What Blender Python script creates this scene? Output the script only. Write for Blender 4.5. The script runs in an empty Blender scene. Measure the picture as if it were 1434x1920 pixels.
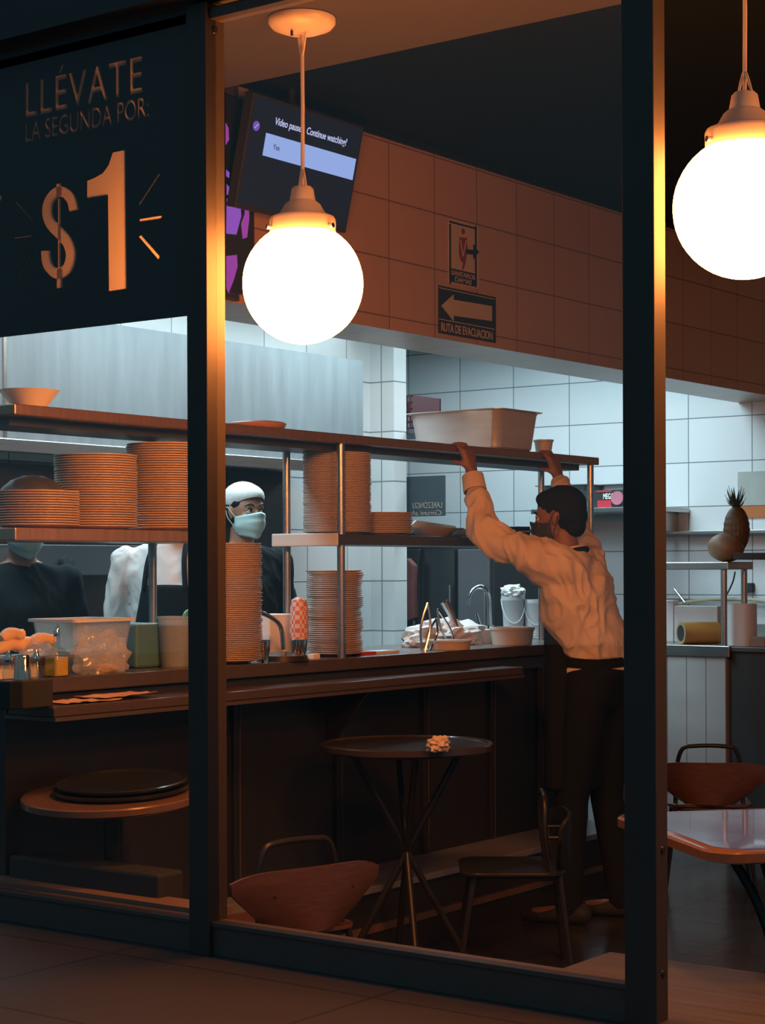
import bpy, bmesh, math, random
from mathutils import Vector, Matrix, noise
random.seed(7)
PI = math.pi
sc = bpy.context.scene
C = sc.collection

# ------------------------------------------------------------------ camera, world, lights
F = 3420.0; CX = 717.0; HY = 1065.0; EYE = 1.45
TH = math.radians(36.5); CT, ST = math.cos(TH), math.sin(TH)
ROLL = math.radians(0.22)
cam_d = bpy.data.cameras.new('camera'); cam = bpy.data.objects.new('camera', cam_d); C.objects.link(cam)
cam_d.sensor_fit = 'HORIZONTAL'; cam_d.sensor_width = 36; cam_d.lens = F/1434*36
cam_d.shift_y = (HY-960)/1434; cam_d.clip_end = 100
cam.matrix_world = (Matrix.Translation((0, 0, EYE)) @ Matrix.Rotation(TH, 4, 'Z')
                    @ Matrix.Rotation(PI/2, 4, 'X') @ Matrix.Rotation(-ROLL, 4, 'Z'))
sc.camera = cam

w = bpy.data.worlds.new('night'); sc.world = w; w.use_nodes = True
bg = w.node_tree.nodes['Background']
bg.inputs[0].default_value = (0.30, 0.62, 0.80, 1); bg.inputs[1].default_value = 0.22

vs = sc.view_settings
vs.view_transform = 'Standard'; vs.look = 'None'; vs.gamma = 1; vs.exposure = 0.0; vs.use_curve_mapping = False
GLOBE_L = 66.0
GLOBE_COL = (1.0, 0.285, 0.055)

def area(name, loc, sx, sy, power, col, rot=(0, 0, 0)):
    l = bpy.data.lights.new(name, 'AREA'); l.shape = 'RECTANGLE'; l.size = sx; l.size_y = sy
    l.energy = power; l.color = col
    o = bpy.data.objects.new(name, l); C.objects.link(o); o.location = loc; o.rotation_euler = rot
    return o
COOL = (0.66, 0.90, 1.0)
area('kitchen_tube_light', (-5.25, 4.5, 2.85), 0.3, 0.8, 32, COOL)
area('kitchen_tube_light', (-5.25, 5.9, 2.85), 0.3, 0.8, 30, COOL)
area('kitchen_tube_light', (-5.25, 7.4, 2.9), 0.4, 1.3, 50, COOL)
area('kitchen_tube_light', (-6.2, 9.3, 2.95), 1.4, 0.3, 26, COOL)
area('kitchen_tube_light', (-5.3, 9.2, 2.95), 0.6, 0.6, 22, COOL)

# ------------------------------------------------------------------ pixel helpers (frame 1434 x 1920)
def ray(px, py):
    x, y = px-CX, py-HY
    c, s = math.cos(ROLL), math.sin(ROLL)
    x, y = x*c - y*s, x*s + y*c
    a, b = x/F, y/F
    return Vector((a*CT-ST, a*ST+CT, -b))
EY = Vector((0, 0, EYE))
def onU(px, py, u): r = ray(px, py); return EY + r*(u/r.x)
def onV(px, py, v): r = ray(px, py); return EY + r*(v/r.y)
def onZ(px, py, z): r = ray(px, py); return EY + r*((z-EYE)/r.z)
def atD(px, py, D): return EY + ray(px, py)*D

# ------------------------------------------------------------------ materials
MATS = {}
def mat(name, col, rough=0.5, metal=0.0, var=0.08, nscale=12, stretch=(1, 1, 1), bump=0.0, emis=None, es=0,
        spec=0.5, coat=0.0, alpha=None):
    if name in MATS: return MATS[name]
    m = bpy.data.materials.new(name); m.use_nodes = True; nt = m.node_tree; N = nt.nodes; L = nt.links
    p = N['Principled BSDF']
    tc = N.new('ShaderNodeTexCoord'); mp = N.new('ShaderNodeMapping'); mp.inputs['Scale'].default_value = stretch
    no = N.new('ShaderNodeTexNoise'); no.inputs['Scale'].default_value = nscale; no.inputs['Detail'].default_value = 4
    L.new(tc.outputs['Object'], mp.inputs[0]); L.new(mp.outputs[0], no.inputs['Vector'])
    mx = N.new('ShaderNodeMix'); mx.data_type = 'RGBA'
    lo = [max(0, c*(1-var)) for c in col[:3]]+[1]; hi = [min(1, c*(1+var)) for c in col[:3]]+[1]
    mx.inputs[6].default_value = lo; mx.inputs[7].default_value = hi
    L.new(no.outputs['Fac'], mx.inputs[0]); L.new(mx.outputs[2], p.inputs['Base Color'])
    p.inputs['Roughness'].default_value = rough; p.inputs['Metallic'].default_value = metal
    p.inputs['Specular IOR Level'].default_value = spec; p.inputs['Coat Weight'].default_value = coat
    if bump:
        b = N.new('ShaderNodeBump'); b.inputs['Strength'].default_value = bump; b.inputs['Distance'].default_value = 0.01
        L.new(no.outputs['Fac'], b.inputs['Height']); L.new(b.outputs[0], p.inputs['Normal'])
    if emis:
        p.inputs['Emission Color'].default_value = (*emis, 1); p.inputs['Emission Strength'].default_value = es
    MATS[name] = m; return m

def tile_mat(name, axis, tw, th, col, grout, rough=0.25, ox=0, oz=0, mortar=0.003, var=0.04):
    m = bpy.data.materials.new(name); m.use_nodes = True; nt = m.node_tree; N = nt.nodes; L = nt.links
    p = N['Principled BSDF']; g = N.new('ShaderNodeNewGeometry'); s = N.new('ShaderNodeSeparateXYZ'); c = N.new('ShaderNodeCombineXYZ')
    L.new(g.outputs['Position'], s.inputs[0])
    a, b = axis
    ad = N.new('ShaderNodeMath'); ad.operation = 'ADD'; ad.inputs[1].default_value = 20*tw+ox
    ad2 = N.new('ShaderNodeMath'); ad2.operation = 'ADD'; ad2.inputs[1].default_value = 20*th+oz
    L.new(s.outputs['XYZ'.index(a)], ad.inputs[0]); L.new(s.outputs['XYZ'.index(b)], ad2.inputs[0])
    L.new(ad.outputs[0], c.inputs[0]); L.new(ad2.outputs[0], c.inputs[1])
    br = N.new('ShaderNodeTexBrick'); br.offset = 0; br.squash = 1
    br.inputs['Scale'].default_value = 1; br.inputs['Mortar Size'].default_value = mortar
    br.inputs['Brick Width'].default_value = tw; br.inputs['Row Height'].default_value = th
    br.inputs['Color1'].default_value = (*[x*(1-var) for x in col], 1); br.inputs['Color2'].default_value = (*[min(1, x*(1+var)) for x in col], 1)
    br.inputs['Mortar'].default_value = (*grout, 1); br.inputs['Mortar Smooth'].default_value = 0.3
    L.new(c.outputs[0], br.inputs['Vector'])
    L.new(br.outputs['Color'], p.inputs['Base Color']); p.inputs['Roughness'].default_value = rough
    bu = N.new('ShaderNodeBump'); bu.inputs['Strength'].default_value = 0.5; bu.inputs['Distance'].default_value = 0.004; bu.invert = True
    no = N.new('ShaderNodeTexNoise'); no.inputs['Scale'].default_value = 5
    b2 = N.new('ShaderNodeBump'); b2.inputs['Strength'].default_value = 0.12; b2.inputs['Distance'].default_value = 0.02
    L.new(g.outputs['Position'], no.inputs['Vector']); L.new(no.outputs['Fac'], b2.inputs['Height'])
    L.new(br.outputs['Fac'], bu.inputs['Height']); L.new(b2.outputs[0], bu.inputs['Normal']); L.new(bu.outputs[0], p.inputs['Normal'])
    return m

def glass_mat(name, tint=(1, 1, 1), ior=1.45, extra=0.0, rough=0.0):
    m = bpy.data.materials.new(name); m.use_nodes = True; nt = m.node_tree; N = nt.nodes; L = nt.links
    N.remove(N['Principled BSDF']); out = N['Material Output']
    t = N.new('ShaderNodeBsdfTransparent'); t.inputs[0].default_value = (*tint, 1)
    g = N.new('ShaderNodeBsdfGlossy'); g.inputs['Roughness'].default_value = rough
    f = N.new('ShaderNodeFresnel'); geo = N.new('ShaderNodeNewGeometry'); im = N.new('ShaderNodeMapRange')
    im.inputs['To Min'].default_value = ior; im.inputs['To Max'].default_value = 1/ior      # thin sheet: same reflectance on both faces
    L.new(geo.outputs['Backfacing'], im.inputs['Value']); L.new(im.outputs[0], f.inputs[0])
    ad = N.new('ShaderNodeMath'); ad.operation = 'ADD'; ad.inputs[1].default_value = extra; ad.use_clamp = True
    L.new(f.outputs[0], ad.inputs[0])
    mx = N.new('ShaderNodeMixShader'); L.new(ad.outputs[0], mx.inputs[0]); L.new(t.outputs[0], mx.inputs[1]); L.new(g.outputs[0], mx.inputs[2])
    L.new(mx.outputs[0], out.inputs[0]); MATS[name] = m; return m

def milky_mat(name, col, fac=0.5, rough=0.3, transl=0.5):
    """thin plastic: part see-through, part diffuse / translucent, a little gloss"""
    m = bpy.data.materials.new(name); m.use_nodes = True; nt = m.node_tree; N = nt.nodes; L = nt.links
    N.remove(N['Principled BSDF']); out = N['Material Output']
    t = N.new('ShaderNodeBsdfTransparent'); d = N.new('ShaderNodeBsdfDiffuse'); d.inputs[0].default_value = (*col, 1)
    tr = N.new('ShaderNodeBsdfTranslucent'); tr.inputs[0].default_value = (*col, 1)
    g = N.new('ShaderNodeBsdfGlossy'); g.inputs['Roughness'].default_value = rough
    no = N.new('ShaderNodeTexNoise'); no.inputs['Scale'].default_value = 20
    a = N.new('ShaderNodeMixShader'); a.inputs[0].default_value = transl; L.new(d.outputs[0], a.inputs[1]); L.new(tr.outputs[0], a.inputs[2])
    b = N.new('ShaderNodeMixShader'); b.inputs[0].default_value = 0.12; L.new(a.outputs[0], b.inputs[1]); L.new(g.outputs[0], b.inputs[2])
    mr = N.new('ShaderNodeMapRange'); mr.inputs['To Min'].default_value = max(0, fac-0.12); mr.inputs['To Max'].default_value = min(1, fac+0.12)
    L.new(no.outputs['Fac'], mr.inputs['Value'])
    c = N.new('ShaderNodeMixShader'); L.new(mr.outputs[0], c.inputs[0]); L.new(t.outputs[0], c.inputs[1]); L.new(b.outputs[0], c.inputs[2])
    L.new(c.outputs[0], out.inputs[0]); MATS[name] = m; return m

def emit_mat(name, col, s):
    m = bpy.data.materials.new(name); m.use_nodes = True; nt = m.node_tree; N = nt.nodes
    N.remove(N['Principled BSDF']); e = N.new('ShaderNodeEmission'); e.inputs[0].default_value = (*col, 1); e.inputs[1].default_value = s
    nt.links.new(e.outputs[0], N['Material Output'].inputs[0]); MATS[name] = m; return m

steel = mat('brushed_steel', (0.42, 0.42, 0.41), 0.32, 1.0, 0.18, 6, (1, 1, 14), 0.03)
steel_h = mat('brushed_steel_shelf', (0.36, 0.33, 0.30), 0.34, 0.9, 0.2, 5, (1, 14, 1), 0.03)
hood_m = mat('hood_steel', (0.165, 0.19, 0.20), 0.5, 0.3, 0.30, 3, (1, 6, 0.8), 0.04)
chrome = mat('chrome', (0.75, 0.75, 0.75), 0.12, 1.0, 0.02)
dsteel = mat('dark_steel', (0.10, 0.115, 0.125), 0.4, 0.6, 0.2, 6)
bronze = mat('bronze_frame', (0.045, 0.038, 0.034), 0.55, 0.0, 0.1, 20)
railm = mat('rail_metal', (0.10, 0.085, 0.08), 0.45, 0.3, 0.12, 20)
black = mat('black_matte', (0.028, 0.034, 0.037), 0.6, 0, 0.15, spec=0.3)
blackg = mat('black_gloss', (0.02, 0.024, 0.026), 0.18, 0, 0.1)
iron = mat('black_iron', (0.03, 0.03, 0.03), 0.35, 0.4, 0.2, 30)
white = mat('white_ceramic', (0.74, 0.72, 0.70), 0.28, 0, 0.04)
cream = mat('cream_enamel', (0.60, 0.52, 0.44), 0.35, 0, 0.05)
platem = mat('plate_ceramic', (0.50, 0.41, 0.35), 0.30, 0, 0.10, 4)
soffit_m = mat('soffit_plaster', (0.040, 0.036, 0.034), 0.85, 0, 0.05, 3)
dceil = mat('dark_ceiling', (0.012, 0.02, 0.023), 0.9, 0, 0.1, 3, spec=0.1)
darkwall = mat('dark_wall', (0.05, 0.055, 0.06), 0.8, 0, 0.15, 3)
wood_d = mat('dark_bar_wood', (0.018, 0.019, 0.020), 0.38, 0, 0.3, 5, (3, 3, 0.5), 0.05)
wood_l = mat('varnished_plywood', (0.125, 0.062, 0.047), 0.30, 0, 0.3, 5, (4, 4, 14), 0.10, coat=0.3)
wood_t = mat('varnished_table_wood', (0.17, 0.10, 0.065), 0.25, 0, 0.25, 6, (1, 8, 1), 0.04, coat=0.4)
deck_m = mat('ribbed_deck_wood', (0.085, 0.08, 0.09), 0.5, 0, 0.85, 4, (0.3, 9, 1), 0.3)
pave_m = tile_mat('pavement_tiles', 'XY', 0.9, 0.6, (0.055, 0.048, 0.048), (0.02, 0.02, 0.02), 0.7, mortar=0.006)
floor_m = tile_mat('dining_floor_tiles', 'XY', 0.45, 0.45, (0.04, 0.045, 0.05), (0.015, 0.018, 0.02), 0.2, mortar=0.005)
tileO = tile_mat('bulkhead_tiles', 'YZ', 0.335, 0.245, (0.46, 0.30, 0.22), (0.20, 0.12, 0.09), 0.33, ox=0.16, oz=-0.06, mortar=0.0035)
tileB = tile_mat('back_wall_tiles', 'XZ', 0.43, 0.275, (0.62, 0.68, 0.70), (0.16, 0.19, 0.21), 0.3, ox=0.08, oz=0.1, mortar=0.0035)
tileL = tile_mat('kitchen_wall_tiles', 'YZ', 0.36, 0.285, (0.66, 0.70, 0.70), (0.2, 0.23, 0.25), 0.25, ox=0.1, oz=0.05, mortar=0.004)
tileP = tile_mat('pier_tiles', 'XZ', 0.36, 0.285, (0.66, 0.70, 0.70), (0.2, 0.23, 0.25), 0.25, ox=0.1, oz=0.05, mortar=0.004)
brickm = tile_mat('dark_brick', 'YZ', 0.2, 0.075, (0.06, 0.045, 0.045), (0.03, 0.025, 0.025), 0.6, mortar=0.006)
skin1 = mat('skin_warm', (0.34, 0.175, 0.11), 0.5, 0, 0.06, 30)
skin2 = mat('skin_brown', (0.25, 0.125, 0.08), 0.5, 0, 0.08, 30)
hairm = mat('black_hair', (0.012, 0.013, 0.014), 0.85, 0, 0.3, 60, (1, 1, 0.2), 0.3, spec=0.15)
shirtw = mat('white_cotton', (0.66, 0.66, 0.64), 0.85, 0, 0.03, 14, bump=0.35)
shirtc = mat('cream_shirt_cotton', (0.70, 0.58, 0.46), 0.85, 0, 0.05, 10, bump=0.3)
blackcl = mat('black_cloth', (0.010, 0.014, 0.017), 0.9, 0, 0.2, 20, spec=0.15)
maskb = mat('pale_blue_mask', (0.40, 0.62, 0.62), 0.8, 0, 0.04, 40)
papw = mat('white_paper', (0.72, 0.72, 0.70), 0.8, 0, 0.04, 20)
plw = mat('white_plastic', (0.62, 0.66, 0.68), 0.4, 0, 0.03)
clearm = milky_mat('clear_polycarbonate', (0.50, 0.56, 0.56), 0.55, 0.2, 0.4)
bagm = milky_mat('clear_bag_film', (0.75, 0.80, 0.82), 0.45, 0.15, 0.5)
glass = glass_mat('window_glass')
bglass = glass_mat('bottle_glass', (0.9, 0.93, 0.9), 1.45, 0.06)

# ------------------------------------------------------------------ mesh helpers
def BM(): return bmesh.new()
def add_box(bm, x0, x1, y0, y1, z0, z1, M=None):
    vs_ = [bm.verts.new((x, y, z)) for x in (x0, x1) for y in (y0, y1) for z in (z0, z1)]
    if M is not None:
        for v in vs_: v.co = M @ v.co
    for f in ((0, 1, 3, 2), (4, 6, 7, 5), (0, 4, 5, 1), (2, 3, 7, 6), (0, 2, 6, 4), (1, 5, 7, 3)):
        bm.faces.new([vs_[i] for i in f])
    return bm
def add_cyl(bm, p0, p1, r0, r1=None, seg=16, cap=True):
    p0, p1 = Vector(p0), Vector(p1); r1 = r0 if r1 is None else r1
    d = (p1-p0); q = d.to_track_quat('Z', 'Y').to_matrix()
    A = []; B = []
    for i in range(seg):
        a = 2*PI*i/seg; o = q @ Vector((math.cos(a), math.sin(a), 0))
        A.append(bm.verts.new(p0+o*r0)); B.append(bm.verts.new(p1+o*r1))
    for i in range(seg):
        j = (i+1) % seg; bm.faces.new((A[i], A[j], B[j], B[i]))
    if cap: bm.faces.new(A[::-1]); bm.faces.new(B)
    return bm
def add_lathe(bm, prof, c=(0, 0, 0), seg=32, M=None):
    c = Vector(c); rings = []
    for r, z in prof:
        if r < 1e-6: rings.append([bm.verts.new(c+Vector((0, 0, z)))]); continue
        rings.append([bm.verts.new(c+Vector((r*math.cos(2*PI*i/seg), r*math.sin(2*PI*i/seg), z))) for i in range(seg)])
    for a, b in zip(rings, rings[1:]):
        if len(a) == 1 and len(b) == 1: continue
        for i in range(seg):
            j = (i+1) % seg
            if len(a) == 1: bm.faces.new((a[0], b[j], b[i]))
            elif len(b) == 1: bm.faces.new((a[i], a[j], b[0]))
            else: bm.faces.new((a[i], a[j], b[j], b[i]))
    if M is not None:
        for r in rings:
            for v in r: v.co = M @ v.co
    return bm
def add_tube(bm, pts, r, seg=8, closed=False):
    pts = [Vector(p) for p in pts]; n = len(pts); rings = []; up = None
    for i, p in enumerate(pts):
        if closed: t = pts[(i+1) % n]-pts[i-1]
        else: t = pts[min(i+1, n-1)]-pts[max(i-1, 0)]
        t.normalize()
        if up is None: up = Vector((0, 0, 1)) if abs(t.z) < 0.9 else Vector((1, 0, 0))
        s = t.cross(up).normalized(); up = s.cross(t).normalized()
        rr = r[i] if isinstance(r, (list, tuple)) else r
        rings.append([bm.verts.new(p+(s*math.cos(2*PI*k/seg)+up*math.sin(2*PI*k/seg))*rr) for k in range(seg)])
    m = n if closed else n-1
    for i in range(m):
        a, b = rings[i], rings[(i+1) % n]
        for k in range(seg): bm.faces.new((a[k], a[(k+1) % seg], b[(k+1) % seg], b[k]))
    if not closed: bm.faces.new(rings[0][::-1]); bm.faces.new(rings[-1])
    return bm
def smooth_path(pts, n=6):
    pts = [Vector(p) for p in pts]; out = []
    for i in range(len(pts)-1):
        p0 = pts[max(i-1, 0)]; p1 = pts[i]; p2 = pts[i+1]; p3 = pts[min(i+2, len(pts)-1)]
        for k in range(n):
            t = k/n
            out.append(0.5*((2*p1)+(-p0+p2)*t+(2*p0-5*p1+4*p2-p3)*t*t+(-p0+3*p1-3*p2+p3)*t**3))
    out.append(pts[-1]); return out
def add_prism(bm, poly, d):
    """poly: world points of one face; d: extrusion vector"""
    d = Vector(d); A = [bm.verts.new(Vector(p)) for p in poly]; B = [bm.verts.new(Vector(p)+d) for p in poly]
    bm.faces.new(A); bm.faces.new(B[::-1]); n = len(A)
    for i in range(n): j = (i+1) % n; bm.faces.new((A[i], B[i], B[j], A[j]))
    return bm
def world_off(p):
    o = Vector((0, 0, 0))
    while p is not None: o += p.location; p = p.parent
    return o
def obj(name, bm, m, parent=None, smooth=False, bevel=0, me=None, subsurf=0):
    if me is None:
        bmesh.ops.recalc_face_normals(bm, faces=bm.faces[:])
        me = bpy.data.meshes.new(name); bm.to_mesh(me); bm.free()
    off = world_off(parent)
    if parent is None:
        xs = [v.co for v in me.vertices]
        lo = Vector([min(c[i] for c in xs) for i in range(3)]); hi = Vector([max(c[i] for c in xs) for i in range(3)])
        off = Vector(((lo.x+hi.x)/2, (lo.y+hi.y)/2, lo.z))
    me.transform(Matrix.Translation(-off))
    o = bpy.data.objects.new(name, me); C.objects.link(o)
    if parent is not None: o.parent = parent
    else: o.location = off
    me.materials.clear(); me.materials.append(m)
    if smooth:
        for p in me.polygons: p.use_smooth = True
        try: me.set_sharp_from_angle(angle=math.radians(40))
        except Exception: pass
    if bevel:
        b = o.modifiers.new('bevel', 'BEVEL'); b.width = bevel; b.segments = 2; b.limit_method = 'ANGLE'
    if subsurf:
        s = o.modifiers.new('sub', 'SUBSURF'); s.levels = s.render_levels = subsurf
    return o
def tag(o, label, cat, group=None, kind=None):
    o['label'] = label; o['category'] = cat
    if group: o['group'] = group
    if kind: o['kind'] = kind
    return o
def thing(name, label, cat, loc, group=None):
    o = bpy.data.objects.new(name, None); C.objects.link(o); o.location = loc; o.empty_display_size = 0.05
    return tag(o, label, cat, group)
def struct(name, bm, m, **k):
    o = obj(name, bm, m, **k); o['kind'] = 'structure'; return o
def dup(root, loc, rotz=None, label=None, group=None):
    r = root.copy(); C.objects.link(r); r.location = loc
    if rotz is not None: r.rotation_euler = (0, 0, rotz)
    if label: r['label'] = label
    if group: r['group'] = group
    for ch in list(root.children):
        c = ch.copy(); C.objects.link(c); c.parent = r
        for g in ch.children:
            d = g.copy(); C.objects.link(d); d.parent = c
    return r
def boxU(px0, px1, py0, py1, u, depth):
    """box whose face on the plane x=u spans the pixels; goes back by depth"""
    pm = (px0+px1)/2
    a = onU(px0, py0, u); b = onU(px1, py1, u); t = onU(pm, py0, u).z; l = onU(pm, py1, u).z
    return (u-depth, u, min(a.y, b.y), max(a.y, b.y), l, t)
def boxV(px0, px1, py0, py1, v, depth):
    pm = (px0+px1)/2
    a = onV(px0, py0, v); b = onV(px1, py1, v)
    return (min(a.x, b.x), max(a.x, b.x), v, v+depth, onV(pm, py1, v).z, onV(pm, py0, v).z)

def text_mesh(s, offset=0.0, extrude=0.05, spacing=1.0, shear=0.0):
    cu = bpy.data.curves.new('txt', 'FONT'); cu.body = s; cu.size = 1; cu.extrude = extrude; cu.offset = offset
    cu.space_character = spacing; cu.shear = shear; cu.resolution_u = 5
    o = bpy.data.objects.new('txt', cu); C.objects.link(o)
    dg = bpy.context.evaluated_depsgraph_get(); me = bpy.data.meshes.new_from_object(o.evaluated_get(dg))
    bpy.data.objects.remove(o); bpy.data.curves.remove(cu)
    xs = [v.co.x for v in me.vertices]; ys = [v.co.y for v in me.vertices]; zs = [v.co.z for v in me.vertices]
    x0, x1, y0, y1, z0, z1 = min(xs), max(xs), min(ys), max(ys), min(zs), max(zs)
    for v in me.vertices:
        v.co = Vector(((v.co.x-x0)/(x1-x0), (v.co.y-y0)/(y1-y0), (v.co.z-z0)/max(1e-6, z1-z0)))
    return me
def place_text(s, fn, **k):
    """fn maps (x 0..1 right, y 0..1 up, z 0..1 thickness) to the world"""
    me = text_mesh(s, **k)
    for v in me.vertices: v.co = fn(*v.co)
    return me
def lerp(a, b, t): return a+(b-a)*t

# ------------------------------------------------------------------ SETTING
FV = 3.76           # glass plane
BV = 10.3          # tiled back wall
BU = -4.28          # front edge of the bar and its shelves
SW = 0.39           # pavement level
KU = -4.55          # face of the tiled bulkhead
bm = BM(); add_box(bm, -8.6, 2.5, 3.80, 10.3, -0.1, 0.0); struct('floor', bm, floor_m)
bm = BM(); add_box(bm, -16, 10, -14, 3.72, SW-0.1, SW); struct('trim_1', bm, pave_m)          # pavement
bm = BM(); add_box(bm, -9, 3, 3.72, 3.80, -0.1, SW); struct('trim_2', bm, darkwall)          # curb under the shopfront
bm = BM(); add_box(bm, -2.5, 2.5, 3.80, 4.43, 0.0, SW-0.005); struct('trim_3', bm, deck_m)   # entry platform
bm = BM(); add_box(bm, -9, 3, 3.80, 4.43, 3.0, 3.32); struct('trim_4', bm, soffit_m)         # low soffit along the glass
bm = BM(); add_box(bm, -9, 3, 4.43, 10.5, 3.28, 3.4); struct('ceiling', bm, dceil)
bm = BM(); add_box(bm, -4.90, KU, 4.05, BV, 2.455, 3.28); struct('wall_bulkhead', bm, tileO)
bm = BM(); add_box(bm, -8.6, 2.5, BV, BV+.15, 0, 3.28); struct('wall_back', bm, tileB)
bm = BM(); add_box(bm, -6.5, -6.3, 3.85, 8.4, 0, 3.28); struct('wall_kitchen', bm, tileL)
bm = BM(); add_box(bm, -6.5, -6.13, 8.4, 8.52, 0, 3.28); struct('wall_pier', bm, tileP)
bm = BM(); add_box(bm, -8.7, -8.6, 8.52, BV, 0, 3.28); struct('wall_side', bm, tileL)
bm = BM(); add_box(bm, -9, 3, 3.66, 3.82, 3.012, 3.6); struct('wall_header', bm, darkwall)
# brick pier on the dining side at the left of the bulkhead
bm = BM(); add_box(bm, KU, KU+0.02, 4.06, 5.22, 2.46, 3.28); struct('trim_5', bm, brickm)
bm = BM(); add_box(bm, KU, KU+0.012, 5.3, BV, 3.255, 3.28); struct('trim_6', bm, wood_d)

# shopfront frames
def mullion(n, u0, u1, v1, z1=3.0):
    b = BM(); add_box(b, u0, u1, 3.72, v1, SW, z1)
    o = struct('trim_%d' % n, b, bronze, bevel=0.002)
    return o
m1 = mullion(7, -3.420, -3.347, 3.797)
m2 = mullion(8, -2.061, -1.978, 3.776)
def screws(par, u, v, zs, r=0.012):
    for z in zs:
        b = BM(); add_cyl(b, (u, v, z), (u+0.004, v, z), r, r*0.8, 14); obj('screw', b, iron, par, smooth=True)
screws(m1, -3.347, 3.757, [0.447, 2.93]); screws(m2, -1.978, 3.75, [0.515, 0.80], 0.010)
def rail(n, u0, u1):
    b = BM(); add_box(b, u0, u1, 3.735, 3.785, SW, 0.470)
    o = struct('trim_%d' % n, b, railm, bevel=0.002)
    b = BM(); add_box(b, u0, u1, 3.728, 3.79, 0.470, 0.484); obj('cap_strip', b, railm, o, bevel=0.002)
    b = BM(); add_box(b, u0, u1, 3.735, 3.785, 2.955, 2.985); obj('top_rail', b, railm, o, bevel=0.002)
    return o
rail(9, -6.5, -3.42); rail(10, -3.347, -2.061)
bm = BM(); add_box(bm, -6.5, -3.42, 3.80, 3.90, 0.47, 0.495); struct('trim_11', bm, mat('sill_wood', (.20, .13, .10), .4, 0, .2, 6, (1, 12, 1)))
bm = BM(); add_box(bm, -1.978, 2.5, 3.72, 3.80, SW, 0.405); struct('trim_12', bm, railm)
def pane(n, u0, u1):
    b = BM(); add_box(b, u0, u1, FV-0.003, FV+0.003, 0.484, 2.955); return struct('window_%d' % n, b, glass)
pane(1, -6.5, -3.42); pane(2, -3.347, -2.061)

# ------------------------------------------------------------------ sign panel on the left pane, letters cut through and filled with translucent film
SV = 3.735
p_tl = onV(-420, 200, SV); uR = onV(352, 600, SV).x
panel_bm = BM(); add_box(panel_bm, -6.0, -3.4215, SV, SV+0.006, 2.15, 3.0)
signm = mat('dark_vinyl_panel', (0.045, 0.05, 0.052), 0.55, 0, 0.1, 4)
film = bpy.data.materials.new('translucent_film'); film.use_nodes = True
_n = film.node_tree.nodes; _l = film.node_tree.links; _n.remove(_n['Principled BSDF'])
_t = _n.new('ShaderNodeBsdfTranslucent'); _t.inputs[0].default_value = (0.45, 0.38, 0.32, 1); _d = _n.new('ShaderNodeBsdfDiffuse'); _d.inputs[0].default_value = (0.5, 0.42, 0.36, 1)
_x = _n.new('ShaderNodeMixShader'); _x.inputs[0].default_value = 0.35; _l.new(_t.outputs[0], _x.inputs[1]); _l.new(_d.outputs[0], _x.inputs[2]); _l.new(_x.outputs[0], _n['Material Output'].inputs[0])

def fnV(px0, px1, pyb0, pyt0, v, th):
    """text box on plane y=v; left px, right px, bottom and top pixel at the left edge (world-horizontal lines)"""
    a = onV(px0, pyb0, v); b = onV(px1, pyb0, v); zb = a.z; zt = onV(px0, pyt0, v).z
    return lambda x, y, z: Vector((lerp(a.x, b.x, x), v+th*(1-z), lerp(zb, zt, y)))
glyphs = []    # (mesh at plane, thick)
def glyph_mesh(kind):
    TH_ = 0.03; v0 = SV-0.009
    out = []
    out.append(place_text('LLÉVATE', fnV(44, 263, 220, 137, v0, TH_), offset=0.004, spacing=1.10))
    out.append(place_text('LA SEGUNDA POR:', fnV(43, 275, 266, 229, v0, TH_), offset=0.003, spacing=1.0))
    return out
def poly_px(pts, v): return [onV(x, y, v) for x, y in pts]
def stroke(pts, wdt):
    """2D ribbon outline (px space) of varying width"""
    L_, R_ = [], []
    n = len(pts)
    for i, (x, y) in enumerate(pts):
        x0, y0 = pts[max(0, i-1)]; x1, y1 = pts[min(n-1, i+1)]
        dx, dy = x1-x0, y1-y0; l = math.hypot(dx, dy) or 1; nx, ny = -dy/l, dx/l
        h = (wdt[i] if isinstance(wdt, list) else wdt)/2
        L_.append((x+nx*h*0.8, y+ny*h)); R_.append((x-nx*h*0.8, y-ny*h))
    return L_+R_[::-1]
one = [(163, 339), (176, 334), (192, 325), (203, 310), (211, 286), (235, 281), (238, 541), (204, 546), (202, 366), (163, 373)]
S_c = [(139, 396), (133, 373), (118, 360), (103, 363), (91, 380), (89, 402), (97, 422), (113, 438), (127, 455), (133, 478), (127, 502), (112, 513), (98, 508), (88, 492), (86, 470)]
S_c2 = [(p.x, p.y) for p in smooth_path([(x, y, 0) for x, y in S_c], 4)]
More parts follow.
